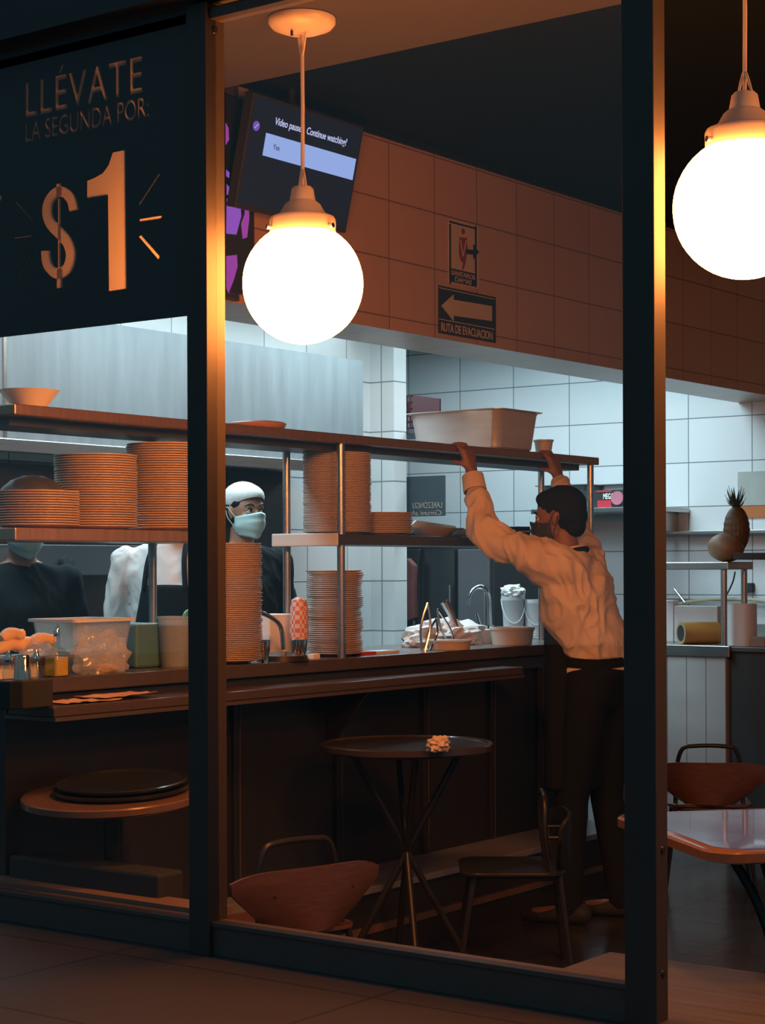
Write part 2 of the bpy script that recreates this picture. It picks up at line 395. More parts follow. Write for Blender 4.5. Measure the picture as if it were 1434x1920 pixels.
# ribbons as quads so that the cutter stays clean
bars = [[(105, 345), (115, 343), (115, 366), (105, 368)], [(106, 506), (117, 504), (117, 539), (106, 541)], [(108, 372), (114, 371), (114, 506), (108, 507)],
        [(298, 325), (300, 327), (262, 385), (260, 383)], [(261, 411), (305, 404), (302, 410), (262, 416)], [(264, 440), (300, 481), (297, 487), (260, 444)],
        [(29, 376), (62, 414), (61, 416), (27, 378)], [(25, 446), (61, 441), (61, 443), (25, 448)], [(62, 470), (31, 521), (30, 519), (61, 468)], [(-6, 362), (5, 370), (-2, 381), (-12, 378)]]
def ribbon_bm(v, th):
    b = BM(); n = len(S_c2); A = []
    for i, (x, y) in enumerate(S_c2):
        x0, y0 = S_c2[max(0, i-1)]; x1, y1 = S_c2[min(n-1, i+1)]
        dx, dy = x1-x0, y1-y0; l = math.hypot(dx, dy); nx, ny = -dy/l, dx/l; t = i/(n-1)
        h = 10.5 if t < 0.12 or t > 0.88 else (8.5+3*math.sin(PI*t))
        row = []
        for s, vv in ((1, v), (-1, v), (-1, v+th), (1, v+th)): row.append(b.verts.new(onV(x+nx*h*s*0.9, y+ny*h*s, SV) + Vector((0, vv-SV, 0))))
        A.append(row)
    for r0, r1 in zip(A, A[1:]):
        for k in range(4): b.faces.new((r0[k], r0[(k+1) % 4], r1[(k+1) % 4], r1[k]))
    b.faces.new(A[0][::-1]); b.faces.new(A[-1]); return b
def prism_px(pts, v, th):
    b = BM(); add_prism(b, [onV(x, y, SV)+Vector((0, v-SV, 0)) for x, y in pts], (0, th, 0)); return b
panel = obj('sign_panel', panel_bm, signm)
tag(panel, 'dark promotional sign panel with cut out price lettering on the left window', 'sign')
def boolean_cut(target, cutter_me):
    c = bpy.data.objects.new('cut', cutter_me); C.objects.link(c)
    md = target.modifiers.new('b', 'BOOLEAN'); md.operation = 'DIFFERENCE'; md.solver = 'EXACT'; md.object = c
    dg = bpy.context.evaluated_depsgraph_get(); dg.update()
    me = bpy.data.meshes.new_from_object(target.evaluated_get(dg))
    target.modifiers.remove(md); bpy.data.objects.remove(c)
    def ar(m): return sum(p.area for p in m.polygons)
    if ar(me) > ar(target.data)*.8: target.data = me
    else: print('CUT FAILED', len(me.polygons))
def bm_me(b):
    bmesh.ops.recalc_face_normals(b, faces=b.faces[:]); me = bpy.data.meshes.new('g'); b.to_mesh(me); b.free(); return me
cut_v, cut_t = SV-0.01, 0.035
def weld(me):
    b = BM(); b.from_mesh(me); bmesh.ops.remove_doubles(b, verts=b.verts[:], dist=1e-5); bmesh.ops.dissolve_degenerate(b, edges=b.edges[:], dist=1e-6)
    bmesh.ops.recalc_face_normals(b, faces=b.faces[:]); b.to_mesh(me); b.free(); return me
cutters = [weld(m_) for m_ in glyph_mesh(0)]+[bm_me(prism_px(one, cut_v, cut_t)), bm_me(ribbon_bm(cut_v, cut_t))]+[bm_me(prism_px(q, cut_v, cut_t)) for q in bars]
fills = []
for i, me in enumerate(cutters):
    boolean_cut(panel, me)
    fl = me.copy()
    # flatten to one thin sheet in the cut: keep only the street-side faces
    b = BM(); b.from_mesh(fl)
    ymin = min(v.co.y for v in b.verts)
    dele = [f for f in b.faces if not all(abs(v.co.y-ymin) < 1e-4 for v in f.verts)]
    bmesh.ops.delete(b, geom=dele, context='FACES')
    for v in b.verts: v.co.y = SV+0.0008+i*.0001
    fills.append(b)
def join_bms(lst):
    out = BM()
    for b in lst:
        me = bpy.data.meshes.new('t'); b.to_mesh(me); b.free(); out.from_mesh(me); bpy.data.meshes.remove(me)
    return out
panel.data.materials.clear(); panel.data.materials.append(signm)
po = panel.location.copy()
for nm, lst in (('headline_lettering', fills[:1]), ('headline_lettering', fills[1:2]), ('price_numeral', fills[2:3]), ('dollar_sign', fills[3:7]))+tuple(('ray_stroke', [q_]) for q_ in fills[7:]):
    obj(nm, join_bms(lst), film, panel)

# ------------------------------------------------------------------ pendant lamps
globe_m = emit_mat('lit_opal_globe', GLOBE_COL, GLOBE_L)
def make_lamp(loc, zc, label):
    u, v = loc; t = thing('pendant_lamp', label, 'lamp', (u, v, zc), 'white globe pendants behind the window')
    b = BM(); prof = [(0.055, 0.165)] + [(0.170*math.sin(a), 0.170*math.cos(a)) for a in [0.34+(PI-0.34)*i/24 for i in range(25)]]
    prof = prof[:-1]+[(0, -0.170)]
    add_lathe(b, prof, (u, v, zc), 48); obj('globe', b, globe_m, t, smooth=True)
    b = BM(); z = zc+0.138
    add_lathe(b, [(0.086, 0), (0.093, 0.004), (0.094, 0.040), (0.090, 0.048), (0.066, 0.058), (0.050, 0.085), (0.037, 0.095), (0.031, 0.128), (0.024, 0.135), (0.0, 0.137)], (u, v, z), 40)
    cp = obj('lamp_cap', b, cream, t, smooth=True)
    for k in range(3):
        a = k*2*PI/3+4.2; b = BM(); d = Vector((math.cos(a), math.sin(a), 0))
        add_cyl(b, Vector((u, v, z+0.015))+d*0.09, Vector((u, v, z+0.015))+d*0.108, 0.0055, 0.0075, 10); obj('thumb_screw', b, chrome, cp, smooth=True)
    zt = z+0.137
    def yoke(z0, z1):
        b = BM()
        add_tube(b, smooth_path([(u-0.024, v+0.014, z0), (u-0.012, v+0.006, lerp(z0, z1, .6)), (u, v, z1), (u+0.012, v-0.006, lerp(z0, z1, .6)), (u+0.024, v-0.014, z0)], 5), 0.0035, 6)
        return b
    obj('hanging_yoke', yoke(zt-0.006, zt+0.048), cream, t, smooth=True)
    zt2 = 2.955
    obj('hanging_yoke', yoke(zt2-0.005, zt2-0.062), cream, t, smooth=True)
    b = BM(); add_tube(b, [(u, v, zt-0.01), (u+0.002, v, (zt+zt2)/2), (u, v, zt2)], 0.0055, 8); obj('cord', b, cream, t, smooth=True)
    b = BM(); add_lathe(b, [(0, zt2-0.004), (0.03, zt2), (0.055, zt2+0.006), (0.085, zt2+0.018), (0.095, zt2+0.03), (0.095, 2.998), (0, 2.998)], (u, v, 0), 40)
    obj('ceiling_canopy', b, cream, t, smooth=True)
    b = BM(); add_cyl(b, (u, v-0.045, zt2), (u, v-0.045, zt2-0.014), 0.004, 0.004, 8); obj('canopy_screw', b, iron, t)
    return t
make_lamp((-3.235, 4.00), 2.252, 'round opal glass pendant lamp hanging in the middle window')
make_lamp((-1.884, 4.00), 2.304, 'larger looking opal globe lamp at the right edge, seen through the open doorway')
make_lamp((-0.53, 4.00), 2.30, 'opal globe lamp further right along the window, outside the view, added for warm light')  # unseen third globe, added for extra warm light

# ------------------------------------------------------------------ bulkhead signs
def sign_plate(name, label, px0, px1, pyt, pyb, base_col_m):
    pass
signk = mat('sign_black', (0.02, 0.028, 0.03), 0.35); signc = mat('sign_cream', (0.52, 0.42, 0.32), 0.4); signr = mat('sign_red', (0.25, 0.03, 0.03), 0.4)
def rectU(px0, px1, pyt, pyb, u, t=0.003, inset=0):
    x0, x1, y0, y1, z0, z1 = boxU(px0, px1, pyt, pyb, u, 0.0)
    b = BM(); add_box(b, u, u+t, y0+inset, y1-inset, z0+inset, z1-inset); return b
def fnU(px0, px1, pyb, pyt, u, th, mirror=False):
    y0 = onU(px0, pyb, u).y; y1 = onU(px1, pyb, u).y; pm = (px0+px1)/2
    zb = onU(pm, pyb, u).z; zt = onU(pm, pyt, u).z
    if mirror: y0, y1 = y1, y0
    return lambda x, y, z: Vector((u+th*z, lerp(y0, y1, x), lerp(zb, zt, y)))
def polyU(pts, u, t=0.002):
    b = BM(); add_prism(b, [onU(x, y, u) for x, y in pts], (t, 0, 0)); return b
# restroom sign
t = thing('restroom_sign', 'upright restroom sign with a woman figure and a small black arrow on the tiles', 'sign', onU(868, 538, KU))
obj('plate', rectU(839, 897, 416, 536, KU+0.001), signc, t, bevel=0.002)
bb = BM(); u = KU+0.0045
for r in ((842, 845.5, 420, 532), (890, 893.5, 424, 534)): 
    x = boxU(*r, u, 0); add_box(bb, u, u+0.001, x[2], x[3], x[4], x[5])
x = boxU(842, 893.5, 420.5, 424, u, 0); add_box(bb, u, u+0.001, *x[2:]); obj('black_border', bb, signk, t)
obj('caption_band', rectU(842, 893.5, 508, 533, u, 0.0015), signk, t)
obj('arrow', polyU([(874, 467), (887, 469), (887, 458), (897, 473), (887, 486), (887, 478), (874, 476)], u, 0.0025), signk, t)
bb = BM(); c = onU(868, 434, u); add_cyl(bb, c, c+Vector((0.0015, 0, 0)), 0.013, seg=20)
add_prism(bb, [onU(x, y, u) for x, y in [(861, 445), (875, 446), (876, 470), (874, 482), (861, 482), (860, 468)]], (0.0012, 0, 0))
add_prism(bb, [onU(x, y, u) for x, y in [(862, 482), (874, 482), (873, 490), (869, 505), (866, 506), (868, 492), (864, 490)]], (0.0012, 0, 0))
obj('woman_figure', bb, signr, t)
bb = BM(); uu = u+0.0018
add_prism(bb, [onU(x, y, uu) for x, y in [(862, 450), (864, 450), (868, 476), (873, 450), (875, 451), (869, 481), (867, 481)]], (0.0008, 0, 0)); obj('figure_arms', bb, signc, t)
obj('caption_lettering', None, signc, t, me=place_text('SANITARIOS', fnU(846, 890, 520, 511, u+0.0017, 0.001), offset=0.01))
obj('caption_lettering', None, signc, t, me=place_text('DAMAS', fnU(853, 884, 531, 522, u+0.0017, 0.001), offset=0.01))
# evacuation sign
t = thing('evacuation_sign', 'wide evacuation route sign with a big left pointing arrow under the restroom sign', 'sign', onU(875, 637, KU))
obj('plate', rectU(821, 929, 546, 634, KU+0.001), signk, t, bevel=0.002)
obj('arrow', polyU([(827, 573), (850, 552), (850, 562), (922, 574), (922, 602), (850, 592), (850, 602)], u, 0.0015), signc, t)
bb = BM()
for r in ((823, 927, 549.5, 551), (823, 927, 607, 608.5)):
    x = boxU(*r, u, 0); add_box(bb, u, u+0.001, *x[2:])
obj('border_lines', bb, signc, t)
obj('caption_lettering', None, signc, t, me=place_text('RUTA DE EVACUACION', fnU(827, 923, 629, 613, u, 0.0012), offset=0.015))

# ------------------------------------------------------------------ television
tvk = mat('tv_plastic', (0.03, 0.03, 0.034), 0.3); 
scr = bpy.data.materials.new('tv_screen'); scr.use_nodes = True
_p = scr.node_tree.nodes['Principled BSDF']; _p.inputs['Base Color'].default_value = (0.01, 0.01, 0.015, 1); _p.inputs['Roughness'].default_value = 0.25
_p.inputs['Emission Color'].default_value = (0.004, 0.007, 0.013, 1); _p.inputs['Emission Strength'].default_value = 1.0
ledw = emit_mat('screen_text_glow', (0.62, 0.66, 1.0), 0.85); ledb = emit_mat('screen_button_glow', (0.34, 0.46, 0.88), 0.9); ledp = emit_mat('screen_purple_glow', (0.30, 0.14, 0.75), 0.6)
ledd = emit_mat('screen_button_text', (0.05, 0.06, 0.16), 1)
tl = math.radians(13)
TVO = Vector((-4.36, 5.40, 3.20)); TVr = Vector((0, 1, 0)); TVu = Vector((math.sin(tl), 0, math.cos(tl))); TVn = Vector((math.cos(tl), 0, -math.sin(tl)))
# corners from the photo: right top (682,238), left x 479
tr_ = onU(683, 238, -4.33); l_ = onU(476, 177, -4.33)
TVO = Vector((-4.33, (tr_.y+l_.y)/2, tr_.z)); TW = tr_.y-l_.y; THh = 0.42
def tvp(a, b, c=0): return TVO+TVr*a-TVu*b+TVn*c           # a right, b down, c out
def tvbox(a0, a1, b0, b1, c0, c1):
    b = BM(); M = Matrix((( TVr.x, -TVu.x, TVn.x, TVO.x), (TVr.y, -TVu.y, TVn.y, TVO.y), (TVr.z, -TVu.z, TVn.z, TVO.z), (0, 0, 0, 1)))
    add_box(b, a0, a1, b0, b1, c0, c1, M); return b
t = thing('television', 'flat television showing a paused video message above the bar', 'television', tvp(0, THh/2, -0.02))
obj('housing', tvbox(-TW/2, TW/2, 0, THh, -0.045, 0), tvk, t, bevel=0.004)
obj('screen', tvbox(-TW/2+.012, TW/2-.012, .012, THh-.02, 0, 0.001), scr, t)
bb = BM(); add_tube(bb, [tvp(0, 0.15, -0.045), tvp(0, 0.12, -0.10), Vector((TVO.x-0.10, TVO.y, 3.10)), Vector((TVO.x-0.10, TVO.y, 3.28))], 0.02, 10); obj('ceiling_bracket', bb, iron, t)
def tvpx(px, py):      # pixel -> tv plane coords
    r = ray(px, py); k = (TVO-EY).dot(TVn)/r.dot(TVn); P = EY+r*k-TVO
    return P.dot(TVr), -P.dot(TVu)
q = [tvpx(*p) for p in ((497, 250), (668, 297), (663, 340), (493, 290))]
a0, a1 = (q[0][0]+q[3][0])/2, (q[1][0]+q[2][0])/2; b0, b1 = (q[0][1]+q[1][1])/2, (q[2][1]+q[3][1])/2
a1 = min(a1, TW/2-.018)
obj('message_button', tvbox(a0, a1, b0, b1, 0.001, 0.0018), ledb, t)
def tvtext(s, a0, a1, b0, b1, m, **k):
    obj('screen_lettering', None, m, t, me=place_text(s, lambda x, y, z: tvp(lerp(a0, a1, x), lerp(b1, b0, y), 0.0019+0.0005*z), **k))
tvtext('Yes', lerp(a0, a1, .09), lerp(a0, a1, .16), b0+(b1-b0)*.38, b0+(b1-b0)*.62, ledd, offset=0.01)
ta = tvpx(515, 230)[0]; tb = tvpx(650, 264)[0]; tb0 = tvpx(515, 219)[1]; tb1 = tvpx(515, 238)[1]
tvtext('Video paused. Continue watching?', ta, tb, tb0, tb1, ledw, offset=0.012, shear=0.1)
ia, ib = tvpx(480, 236)
bb = BM(); cc = tvp(max(ia, -TW/2+.03), ib, .001); add_cyl(bb, cc, cc+TVn*0.001, 0.018, seg=24); obj('mute_icon', bb, ledp, t)
bb = BM(); p0 = cc+TVr*-.009-TVu*.009+TVn*.0015; p1 = cc+TVr*.009+TVu*.009+TVn*.0015; add_tube(bb, [p0, p1], 0.0012, 6); obj('mute_slash', bb, ledw, t)

# purple glass reflection drawn as glowing shapes at the very left of the bulkhead
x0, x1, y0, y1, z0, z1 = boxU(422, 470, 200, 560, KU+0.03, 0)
t = thing('purple_reflection', 'added tall dim panel carrying a purple glass reflection as glowing shapes beside the lamp', 'screen', (KU+0.03, (y0+y1)/2, z0))
b = BM(); add_box(b, KU+0.02, KU+0.032, y0-0.1, y1+0.02, z0+0.02, 3.22); obj('reflection_backing', b, tvk, t)
pur = emit_mat('purple_reflection_glow', (0.45, 0.13, 0.75), 0.62); pur2 = emit_mat('magenta_reflection_glow', (0.65, 0.10, 0.62), 0.5)
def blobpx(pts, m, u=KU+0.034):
    obj('reflection_shape', polyU(pts, u, 0.001), m, t)
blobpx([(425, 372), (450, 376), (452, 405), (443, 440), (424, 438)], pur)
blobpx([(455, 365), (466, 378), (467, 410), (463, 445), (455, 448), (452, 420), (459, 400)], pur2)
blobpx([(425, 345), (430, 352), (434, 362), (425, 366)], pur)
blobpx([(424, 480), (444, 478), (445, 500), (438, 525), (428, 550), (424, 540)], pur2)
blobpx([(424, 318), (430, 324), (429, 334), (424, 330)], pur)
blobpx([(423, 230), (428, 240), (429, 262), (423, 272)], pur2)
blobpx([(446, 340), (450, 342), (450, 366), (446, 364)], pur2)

# ------------------------------------------------------------------ extraction hood
HU = -5.8
h0 = onU(680, 678, HU); hz1 = 2.53; hz0 = 1.99; hy1 = h0.y
t = thing('extraction_hood', 'large stainless steel extraction hood over the cooking line', 'hood', (-6.05, 5.8, hz0))
b = BM()
add_box(b, HU-0.012, HU, 4.0, hy1, hz0, hz1); obj('front_panel', b, hood_m, t)
b = BM(); add_box(b, -6.29, HU-0.012, hy1-0.012, hy1, hz0, hz1); obj('side_panel', b, hood_m, t)
b = BM(); add_box(b, -6.29, HU, 4.0, hy1, hz1, hz1+0.012); obj('top_panel', b, hood_m, t)
b = BM(); add_box(b, HU, HU+0.05, 4.0, hy1, hz0-0.05, hz0+0.005); obj('drip_rail', b, steel, t, bevel=0.004)
yy = onU(8, 700, HU).y
for yv in (yy, onU(395, 700, HU).y):
    b = BM(); add_box(b, HU, HU+0.006, yv-0.008, yv+0.008, hz0+0.005, hz1); obj('seam_strip', b, steel, t)

# ------------------------------------------------------------------ cooking range (dark) under the hood
t = thing('cooking_range', 'dark steel cooking range with backsplash under the hood', 'stove', (-6.0, 5.4, 0))
b = BM(); add_box(b, -6.28, -5.75, 4.0, 6.85, 0.0, 0.9); obj('body', b, dsteel, t, bevel=0.005)
b = BM(); add_box(b, -6.295, -6.26, 4.0, 6.95, 0.9, 1.93); obj('backsplash', b, dsteel, t)
b = BM(); add_box(b, -6.295, -6.25, 6.95, 7.58, 1.50, 1.97); obj('wall_panel', b, black, t)
b = BM(); add_box(b, -6.26, -5.95, 4.2, 6.2, 1.42, 1.56); sh = obj('salamander_body', b, dsteel, t, bevel=0.005)
b = BM(); add_box(b, -5.952, -5.945, 4.3, 5.5, 1.44, 1.54); obj('front_plate', b, steel, sh)
for k in range(2):
    b = BM(); c = onU(117+k*11, 1054+k*3, -5.944); add_cyl(b, c, c+Vector((0.03, 0, 0)), 0.022-0.006*k, seg=16); obj('knob', b, black, sh, smooth=True)
for k in range(3):
    b = BM(); add_box(b, -5.752, -5.74, 4.1+k*0.92, 4.95+k*0.92, 0.15, 0.75); dd = obj('oven_door', b, dsteel, t, bevel=0.004)
    b = BM(); add_tube(b, [(-5.72, 4.2+k*.92, .7), (-5.72, 4.85+k*.92, .7)], 0.01); obj('handle', b, steel, dd)
    b = BM(); add_box(b, -6.1, -5.8, 4.2+k*.92, 4.8+k*.92, .9, .93); obj('burner_grate', b, iron, t)
t = tag(obj('cooking_pot', add_lathe(BM(), [(0, 0.931), (0.13, 0.931), (0.14, 0.95), (0.14, 1.12), (0.146, 1.125), (0.134, 1.125), (0.132, 0.95), (0, 0.94)], (-5.95, 4.85, 0), 32), steel, smooth=True), 'steel cooking pot on the stove behind the left cook', 'pot')
# ------------------------------------------------------------------ the bar counter
BL, BR = 3.87, 7.50
t = thing('bar_counter', 'long dark wooden bar counter with a metal edged worktop', 'counter', (-4.6, 5.7, 0))
b = BM(); add_box(b, -4.85, BU, BL, BR, 1.058, 1.105); obj('worktop', b, mat('worktop_laminate', (0.10, 0.085, 0.08), 0.25, 0.3, 0.15, 6, (1, 6, 1)), t, bevel=0.004)
b = BM(); add_box(b, -4.80, BU-0.05, BL, BR-0.05, 0.0, 1.058); obj('body', b, wood_d, t)
b = BM(); add_box(b, BU-0.05, BU-0.035, BL, BR-0.05, 1.0, 1.05); obj('fascia_strip', b, dsteel, t)
for px in (440, 632, 795, 920, 1010):
    y = onU(px, 1400, BU-0.05).y; b = BM(); add_box(b, BU-0.05, BU-0.035, y-0.02, y+0.012, 0.05, 1.0); obj('panel_batten', b, wood_d, t, bevel=0.002)
    b = BM(); add_box(b, BU-0.036, BU-0.032, y+0.006, y+0.012, 0.05, 1.0); obj('batten_edge', b, railm, t)
b = BM(); add_box(b, BU-0.05, -4.11, BL, 6.55, 0.998, 1.030); obj('front_ledge', b, mat('ledge_wood', (0.07, 0.055, 0.05), 0.3, 0, 0.25, 6, (1, 8, 1)), t, bevel=0.004)
b = BM(); add_box(b, BU-0.05, -4.104, BL, 6.55, 0.985, 0.997); obj('ledge_lip', b, railm, t)
y = onU(655, 1380, -4.2).y; b = BM(); add_prism(b, [(-4.32, y+.02, .985), (-4.13, y+.02, .985), (-4.32, y+.02, .76)], (0, .02, 0)); obj('ledge_bracket', b, wood_d, t)
bluetop = mat('bluish_step_tile', (0.20, 0.23, 0.30), 0.35, 0, 0.25, 9)
t = thing('foot_step', 'low step with a bluish top along the foot of the bar', 'step', (-4.2, 6.0, 0))
b = BM(); add_box(b, -4.325, -4.06, 4.4, 7.4, 0, 0.25); obj('riser', b, wood_d, t)
b = BM(); add_box(b, -4.328, -4.03, 4.4, 7.4, 0.25, 0.275); obj('step_top', b, bluetop, t, bevel=0.003)
b = BM(); add_box(b, -4.06, -4.045, 4.4, 7.4, 0.10, 0.125); obj('edge_strip', b, wood_t, t)

# shelves over the bar
sm = steel_h
t = thing('overhead_shelf', 'long steel overhead shelf rack on posts above the bar', 'shelf', (-4.44, 5.7, 1.105))
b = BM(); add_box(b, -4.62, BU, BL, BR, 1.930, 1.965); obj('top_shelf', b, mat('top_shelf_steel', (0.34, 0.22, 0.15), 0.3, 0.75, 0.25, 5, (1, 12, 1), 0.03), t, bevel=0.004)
b = BM(); add_box(b, -4.56, -4.36, BL+0.05, BR-0.05, 1.905, 1.93); obj('stiffener', b, dsteel, t)
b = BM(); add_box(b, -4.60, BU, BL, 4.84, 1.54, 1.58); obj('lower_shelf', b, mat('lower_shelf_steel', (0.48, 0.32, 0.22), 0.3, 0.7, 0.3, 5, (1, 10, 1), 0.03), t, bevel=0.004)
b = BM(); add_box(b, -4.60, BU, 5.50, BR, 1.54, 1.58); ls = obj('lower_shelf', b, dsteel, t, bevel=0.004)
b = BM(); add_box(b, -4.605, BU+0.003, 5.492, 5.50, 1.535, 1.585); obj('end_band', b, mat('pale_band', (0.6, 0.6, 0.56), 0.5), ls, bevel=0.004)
for (pu, pv) in ((-4.575, 4.79), (-4.305, 4.79), (-4.575, 5.55), (-4.305, 5.55), (-4.575, 7.46), (-4.305, 7.46)):
    b = BM(); add_cyl(b, (pu, pv, 1.105), (pu, pv, 1.54), 0.0155, seg=20); add_cyl(b, (pu, pv, 1.58), (pu, pv, 1.93), 0.0155, seg=20); obj('post', b, steel, t, smooth=True)

# ------------------------------------------------------------------ plates: every one its own object
def plate_mesh(R):
    b = BM()
    add_lathe(b, [(0, 0.003), (R*.50, 0.003), (R*.54, 0.0), (R*.58, 0.0), (R*.60, 0.004), (R*.96, 0.0115), (R, 0.0135), (R, 0.0165), (R*.955, 0.016), (R*.62, 0.0085), (R*.55, 0.0065), (0, 0.0065)], seg=40)
    bmesh.ops.recalc_face_normals(b, faces=b.faces[:]); me = bpy.data.meshes.new('plate'); b.to_mesh(me); b.free(); me.materials.append(platem)
    for p in me.polygons: p.use_smooth = True
    return me
def stack(R, u, v, z0, n, pitch, label, toplabel, group, jit=0.0015, wave=0.0):
    base = bpy.data.objects.new('plate', plate_mesh(R)); C.objects.link(base)
    for k in range(n):
        o = base if k == 0 else base.copy()
        if k: C.objects.link(o)
        wv = wave*math.sin(k*0.55)+wave*.6*math.sin(k*1.7)
        o.location = (u+random.uniform(-jit, jit)+wv*.6, v+random.uniform(-jit, jit)+wv, z0+k*pitch)
        o.rotation_euler = (0, 0, random.uniform(0, 6))
        tag(o, toplabel if k == n-1 else label, 'plate', group)
GP = 'plates stacked '
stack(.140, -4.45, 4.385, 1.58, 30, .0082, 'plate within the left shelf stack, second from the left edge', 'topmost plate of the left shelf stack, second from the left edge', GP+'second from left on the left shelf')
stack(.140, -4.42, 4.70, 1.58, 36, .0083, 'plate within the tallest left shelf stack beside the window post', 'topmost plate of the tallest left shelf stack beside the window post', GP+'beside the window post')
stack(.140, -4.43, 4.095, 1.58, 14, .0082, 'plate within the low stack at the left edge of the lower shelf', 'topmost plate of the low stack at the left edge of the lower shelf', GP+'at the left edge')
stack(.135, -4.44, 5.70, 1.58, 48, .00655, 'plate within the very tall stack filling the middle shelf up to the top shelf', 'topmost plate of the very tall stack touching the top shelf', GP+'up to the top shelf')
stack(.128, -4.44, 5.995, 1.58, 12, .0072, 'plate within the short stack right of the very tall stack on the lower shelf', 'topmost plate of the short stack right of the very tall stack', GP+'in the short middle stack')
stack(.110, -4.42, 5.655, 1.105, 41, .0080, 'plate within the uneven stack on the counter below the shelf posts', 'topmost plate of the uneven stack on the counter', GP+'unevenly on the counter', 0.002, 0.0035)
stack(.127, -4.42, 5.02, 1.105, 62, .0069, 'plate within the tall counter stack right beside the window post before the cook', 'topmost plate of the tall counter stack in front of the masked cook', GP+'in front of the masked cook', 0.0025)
for i, (v, lab) in enumerate(((6.36, 'shallow bowl right of the short plate stack on the lower shelf'), (6.66, 'shallow bowl near the waiter hand end of the lower shelf'))):
    b = BM(); add_lathe(b, [(0, 0), (.06, 0), (.07, .004), (.125, .035), (.128, .037), (.12, .036), (.06, .008), (0, .007)], (-4.43, v, 1.58), 36)
    tag(obj('shallow_bowl', b, platem, smooth=True), lab, 'bowl', 'shallow bowls on the lower shelf')
b = BM(); add_lathe(b, [(.105, 0), (.10, .01), (.07, .035), (.03, .05), (0, .052), ], (-4.45, 4.10, 1.7045), 36); tag(obj('upturned_bowl', b, dsteel, smooth=True), 'upturned grey bowl lying on the low plate stack at the left edge', 'bowl')

# things on the top shelf
b = BM(); add_lathe(b, [(0, 0), (.05, 0), (.055, .006), (.093, .055), (.097, .06), (.088, .057), (.048, .012), (0, .01)], (0, 0, 0), 40)
o = tag(obj('serving_bowl', b, white, smooth=True), 'wide white bowl on the top shelf at the left edge', 'bowl'); o.location = (-4.40, onU(55, 745, -4.40).y, 1.965)
b = BM(); x = boxU(445, 541, 789, 798, -4.40, .2); add_lathe(b, [(0, 0), (.085, 0), (.105, .012), (.11, .025), (.10, .03), (.05, .036), (0, .038)], (-4.43, (x[2]+x[3])/2, 1.965), 32)
tag(obj('covered_dish', b, mat('terracotta_dish', (.40, .22, .16), .4), smooth=True), 'flat reddish covered dish on the top shelf above the cook', 'dish')
# gastronorm pan
pu0, pu1, pv0, pv1, pz0, pz1 = -4.80, -4.31, 6.68, 7.03, 1.967, 2.142
t = thing('steam_table_pan', 'deep stainless steel food pan standing on the top shelf above the waiter hands', 'pan', (-4.55, 6.86, pz0))
b = BM()
def rr(u0, u1, v0, v1, r, n=5):
    out = []
    for cx_, cy_, a0_ in ((u1-r, v1-r, 0), (u0+r, v1-r, 90), (u0+r, v0+r, 180), (u1-r, v0+r, 270)):
        for i in range(n+1):
            a = math.radians(a0_+90*i/n); out.append((cx_+r*math.cos(a), cy_+r*math.sin(a)))
    return out
def loft(b, loops):
    R_ = [[b.verts.new(p) for p in lp] for lp in loops]
    for A, B in zip(R_, R_[1:]):
        n = len(A)
        for i in range(n): b.faces.new((A[i], A[(i+1) % n], B[(i+1) % n], B[i]))
    return R_
def ring(i, z, r=.04): return [(x, y, z) for x, y in rr(pu0+i, pu1-i, pv0+i, pv1-i, r)]
R_ = loft(b, [ring(.035, pz0, .03), ring(.022, pz0+.012), ring(.004, pz1-.012), ring(-.0, pz1-.004), ring(-.018, pz1, .05), ring(-.018, pz1+.003, .05), ring(.004, pz1+.002), ring(.026, pz0+.014), ring(.04, pz0+.005, .03)])
b.faces.new(R_[0][::-1]); b.faces.new(R_[-1])
obj('pan_body', b, mat('pan_steel', (.62, .62, .60), .35, .45, .15, 5, (1, 1, 6), .05), t, smooth=True)
b = BM(); c = onU(1019, 850, -4.40); add_lathe(b, [(0, 0), (.034, 0), (.043, .062), (.047, .064), (.047, .072), (.041, .073), (0, .068)], (-4.40, c.y, 1.965), 28)
tag(obj('plastic_tub', b, cream, smooth=True), 'small cream plastic tub behind the raised right hand on the top shelf', 'tub')
# crate behind the pan, on a wall shelf in the kitchen
bx = boxV(735, 771, 742, 806, 8.56, .3)
t = thing('red_crate', 'small red plastic crate on a high kitchen shelf beside the tiled pier', 'crate', ((bx[0]+bx[1])/2, 8.7, bx[4]))
redp = mat('red_plastic', (.07, .012, .016), .5)
b = BM()
for k in range(6): z = lerp(bx[4], bx[5]-.012, k/5); add_box(b, bx[0], bx[1], 8.56, 8.572, z, z+.012)
for k in range(5): x = lerp(bx[0], bx[1]-.01, k/4); add_box(b, x, x+.01, 8.557, 8.57, bx[4], bx[5])
add_box(b, bx[0], bx[1], 8.572, 8.86, bx[4], bx[4]+.01); add_box(b, bx[1]-.01, bx[1], 8.572, 8.86, bx[4], bx[5]); add_box(b, bx[0], bx[1], 8.85, 8.86, bx[4], bx[5]); obj('crate_lattice', b, redp, t)
b = BM()
for k in range(4): add_box(b, bx[0]+.02+k*.028, bx[0]+.034+k*.028, 8.60, 8.63, bx[4]+.08, bx[4]+.17)
obj('pink_contents', b, mat('pink_plastic', (.45, .08, .25), .4), t)
b = BM(); add_box(b, bx[0]-.1, bx[1]+.25, 8.53, 8.88, bx[4]-.03, bx[4]); tag(obj('wall_shelf', b, dsteel, bevel=.003), 'dark high kitchen shelf carrying the red crate', 'shelf')

